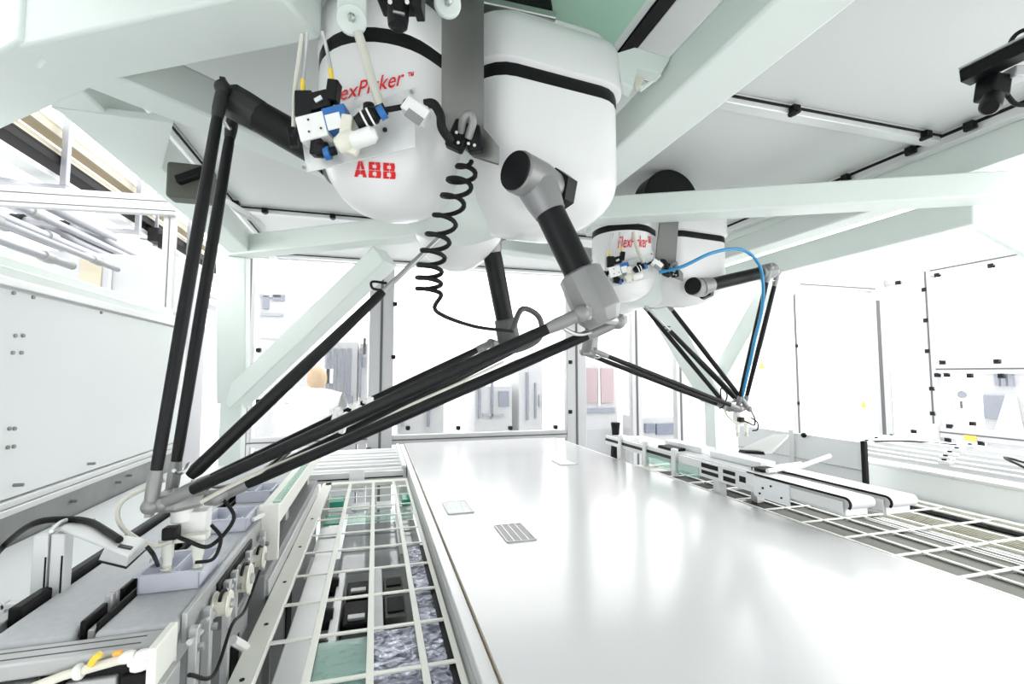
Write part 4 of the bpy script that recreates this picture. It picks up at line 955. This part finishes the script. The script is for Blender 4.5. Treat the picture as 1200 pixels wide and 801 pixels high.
machine('pale machine cabinet with two rose-grey windows to the right of the rear post', 680, 724, 425, 560, 6.2, .6, [(685, 699, 431, 472, 'rose', 'window'), (703, 718, 431, 472, 'rose', 'window'), (700, 702, 428, 475, 'white', 'mullion'), (684, 720, 478, 484, 'bluegrey', 'ledge')], 'palem')
machine('low pale machine with grey screens at the right of the rose window cabinet', 752, 800, 488, 570, 5.6, .5, [(755, 766, 496, 507, 'bluegrey', 'screen'), (768, 796, 496, 509, 'bluegrey', 'screen')], 'palem')
machine('pale machine with chrome gear seen through the middle rear pane', 556, 600, 452, 570, 6.5, .6, [(560, 563, 455, 490, 'bluegrey', 'column'), (575, 578, 440, 490, 'bluegrey', 'column'), (566, 590, 484, 488, 'pipe', 'table'), (584, 596, 458, 476, 'bluegrey', 'screen')], 'palem')
machine('tall slim machine with a dotted strip in the middle rear pane', 608, 636, 420, 570, 6.5, .6, [(616, 619, 436, 492, 'bluegrey', 'indicator_strip'), (626, 628, 448, 490, 'bluegrey', 'edge'), (631, 634, 462, 476, 'pipe', 'handle')], 'palem')
machine('low pale bench seen at the left of the middle rear pane', 466, 520, 465, 570, 6.2, .6, [(470, 474, 470, 500, 'pipe', 'leg_panel'), (482, 514, 474, 478, 'pipe', 'shelf_edge'), (500, 504, 480, 500, 'bluegrey', 'upright')], 'palem', 'bench')
machine('pale hall machine with vents behind the left pane, high above the person', 300, 362, 340, 560, 7.5, .8, [(303, 330, 344, 348, 'pipe', 'duct_edge'), (305, 332, 366, 370, 'pipe', 'duct_edge'), (308, 316, 346, 362, 'bluegrey', 'vent'), (320, 334, 345, 352, 'bluegrey', 'vent'), (306, 328, 376, 396, 'panel', 'hatch')], 'palem')
# far conveyor in front of the rear partition
t = thing('far_rollers', 'pale roller bed crossing the left rear behind the lattice rack', 'conveyor', (-.3, 4.2, 0))
for k in range(7):
    y = 3.62 + .15*k; MB().cyl((-.62, y, .90), (.195, y, .90), .03, n=12).build('roller', 'alu' if k % 2 else 'pale', t)
for x in (-.66, .195): bx(x, x+.03, 3.55, 4.65, .84, .95).build('side_frame', 'alu', t, .003)
bx(-.63, .2, 3.5, 3.53, .86, .925).build('front_profile', 'alu', t, .003); bx(-.63, .2, 3.496, 3.5, .88, .888).build('dark_groove', 'dark', t)
bx(-.16, -.06, 3.47, 3.496, .80, .95).build('bracket_plate', 'pale', t, .003)
for x in (-.64, .195):
    for y in (3.6, 4.55): bx(x, x+.03, y-.02, y+.02, 0, .84).build('leg', 'alu', t)
for k, (px, py) in enumerate(((432, 527), (452, 538))):
    p = aty(px, py, 4.84); clip_part(bpy.data.objects['trim_5'], (p.x, 4.835, p.z), 1.3)
t = thing('bright_press', 'pale press with a white wedge arm seen through the lower right pane', 'machine', (7.6, 3.8, 0))
p = lambda px, py, X_=7.6: atx(px, py, X_)
y0, y1 = p(1192, 450).y, p(1150, 450).y
bx(7.6, 8.2, y0-.6, y1, 0, p(1150, 404).z).build('body', 'palem', t, .02)
bx(7.55, 7.6, y0-.3, y1-.05, p(1150, 428).z, p(1150, 408).z).build('head_cover', 'aluo', t, .01)
bx(7.55, 7.6, p(1155, 480).y-.25, p(1155, 480).y, p(1155, 490).z, p(1155, 462).z).build('dark_bay', 'bluegrey', t, .01)
MB().prism([p(1163, 510, 7.5), p(1178, 462, 7.5), p(1186, 462, 7.5), p(1196, 508, 7.5)], (.08, 0, 0)).build('wedge_arm', 'white', t, .01)
for k in range(3): yy = p(1168 + 8*k, 440).y; bx(7.55, 7.6, yy-.04, yy, p(1168, 452).z, p(1168, 438).z).build('rib', 'bluegrey', t)
m = bx(7.3, 7.4, p(1128, 480).y-.03, p(1128, 480).y+.03, 0, p(1128, 455).z).build('gauge_stand', 'aluo', None, .005)
q = p(1129, 462, 7.3); MB().cyl((7.29, q.y, q.z), (7.26, q.y, q.z), .05, n=14).build('gauge', 'bluegrey', m)
q = p(1127, 474, 7.3); bx(7.285, 7.30, q.y-.012, q.y+.012, q.z-.05, q.z+.05).build('black_slider', 'dark', m)
tag(m, 'thin pale gauge stand left of the bright press', 'stand')
for k, (px, py) in enumerate(((1012, 473), (893, 427))):
    q = aty(px, py, 4.84); m = MB(); h = .05
    m.prism([(q.x-h, q.y, q.z-h), (q.x+h, q.y, q.z-h), (q.x, q.y, q.z+h)], (0, .004, 0))
    m.build('warning_sticker', 'yellow', bpy.data.objects[('trim_15', 'window_4')[k]], label='small yellow warning triangle')
p = atx(1137, 514, XR-.005); MB().prism([(p.x, p.y-.06, p.z-.03), (p.x, p.y+.06, p.z-.03), (p.x, p.y+.06, p.z+.04), (p.x, p.y-.06, p.z+.04)], (.004, 0, 0)).build('orange_sticker', 'orange', bpy.data.objects['trim_19'], label='small orange sticker')

# ---------------------------------------------------------------- the worker behind the left pane
YP = 5.2
hd = aty(372, 445, YP)
root = thing('person', 'person in a white coat with sandy hair bending behind the left rear pane', 'person', (hd.x, YP, 0))
def skin_body(name, mt, V_, E_, R_, sub=2):
    me = bpy.data.meshes.new(name); me.from_pydata([V(v_)-V(root.location) for v_ in V_], E_, [])
    o = bpy.data.objects.new(name, me); C.objects.link(o); o.parent = root
    md = o.modifiers.new('skin', 'SKIN'); md.use_smooth_shade = True
    for i, r_ in enumerate(R_): me.skin_vertices[0].data[i].radius = (r_, r_)
    me.skin_vertices[0].data[0].use_root = True
    s = o.modifiers.new('sub', 'SUBSURF'); s.levels = sub; s.render_levels = sub
    me.materials.append(M[mt]); return o
hx, hz = hd.x, hd.z
px_, py_ = hx-.22, YP-.02       # pelvis; the trunk leans forward and to the right
Vv = [(px_, py_, .95), (px_+.04, py_-.02, 1.10), (px_+.12, py_-.03, 1.27), (px_+.20, py_-.03, 1.38), (px_+.25, py_-.02, 1.45),
      (px_-.09, py_, .86), (px_-.10, py_+.02, .50), (px_-.10, py_+.06, .08), (px_+.09, py_, .86), (px_+.10, py_-.01, .50), (px_+.10, py_+.04, .08),
      (px_-.06, py_+.02, 1.36), (px_-.16, py_+.12, 1.12), (px_-.05, py_+.34, 1.0), (px_+.40, py_+.02, 1.36), (px_+.52, py_+.10, 1.14), (px_+.50, py_+.34, 1.02)]
Ee = [(0,1), (1,2), (2,3), (3,4), (0,5), (5,6), (6,7), (0,8), (8,9), (9,10), (3,11), (11,12), (12,13), (3,14), (14,15), (15,16)]
Rr = [.20, .21, .23, .20, .08, .10, .075, .05, .10, .075, .05, .075, .06, .045, .075, .06, .045]
body = skin_body('body', 'coat', Vv, Ee, Rr)
for s_ in (5, 8):
    a, b, c = V(Vv[s_]), V(Vv[s_+1]), V(Vv[s_+2])
    MB().tube([a, b, c], [.115, .09, .075], 14).build('trouser_leg', 'trouser', root)
    MB().loft([[c + V((x*.045, y*.13-.05, -.075)) for x, y in ((-1,-1), (1,-1), (1,1), (-1,1))], [c + V((x*.03, y*.08-.01, .02)) for x, y in ((-1,-1), (1,-1), (1,1), (-1,1))]]).build('shoe', 'white', root, .02)
for e_ in (13, 16):
    c = V(Vv[e_]); d = (c - V(Vv[e_-1])).normalized(); sdv = d.cross(V((0, 0, 1))).normalized()
    pm = MB().ball(c + d*.05, (.045, .045, .022), 12); 
    for k, l in enumerate((.065, .078, .08, .07)):
        o_ = c + d*.085 + sdv*((k-1.5)*.02); pm.tube([o_, o_ + d*l*.5 + V((0, 0, -.008)), o_ + d*l + V((0, 0, -.03))], [.0095, .009, .007], 8)
    o_ = c + d*.03 + sdv*.035; pm.tube([o_, o_ + sdv*.03 + d*.02, o_ + sdv*.035 + d*.055], [.011, .010, .008], 8)
    pm.build('hand', 'skin', root)
hc = V((hx, YP-.02, hz))
hdm = MB().ball(hc, (.078, .095, .115), 20); hdm.ball(hc + V((.0, .09, -.02)), (.016, .022, .02), 8)
for s_ in (-1, 1): hdm.ball(hc + V((s_*.078, .01, -.01)), (.012, .02, .03), 8)
hdm.cyl(hc + V((-.03, .03, -.17)), hc + V((0, .01, -.06)), .055, n=14)
h_ = hdm.build('head', 'skin', root)
for s_ in (-1, 1): MB().ball(hc + V((s_*.03, .086, .012)), .010, 8).build('eye', 'dark', h_)
MB().bar(hc + V((-.022, .092, -.055)), hc + V((.022, .092, -.055)), .006, .008).build('mouth', 'rose', h_)
MB().ball(hc + V((0, -.025, .012)), (.096, .105, .125), 20).build('hair', 'hair', root)
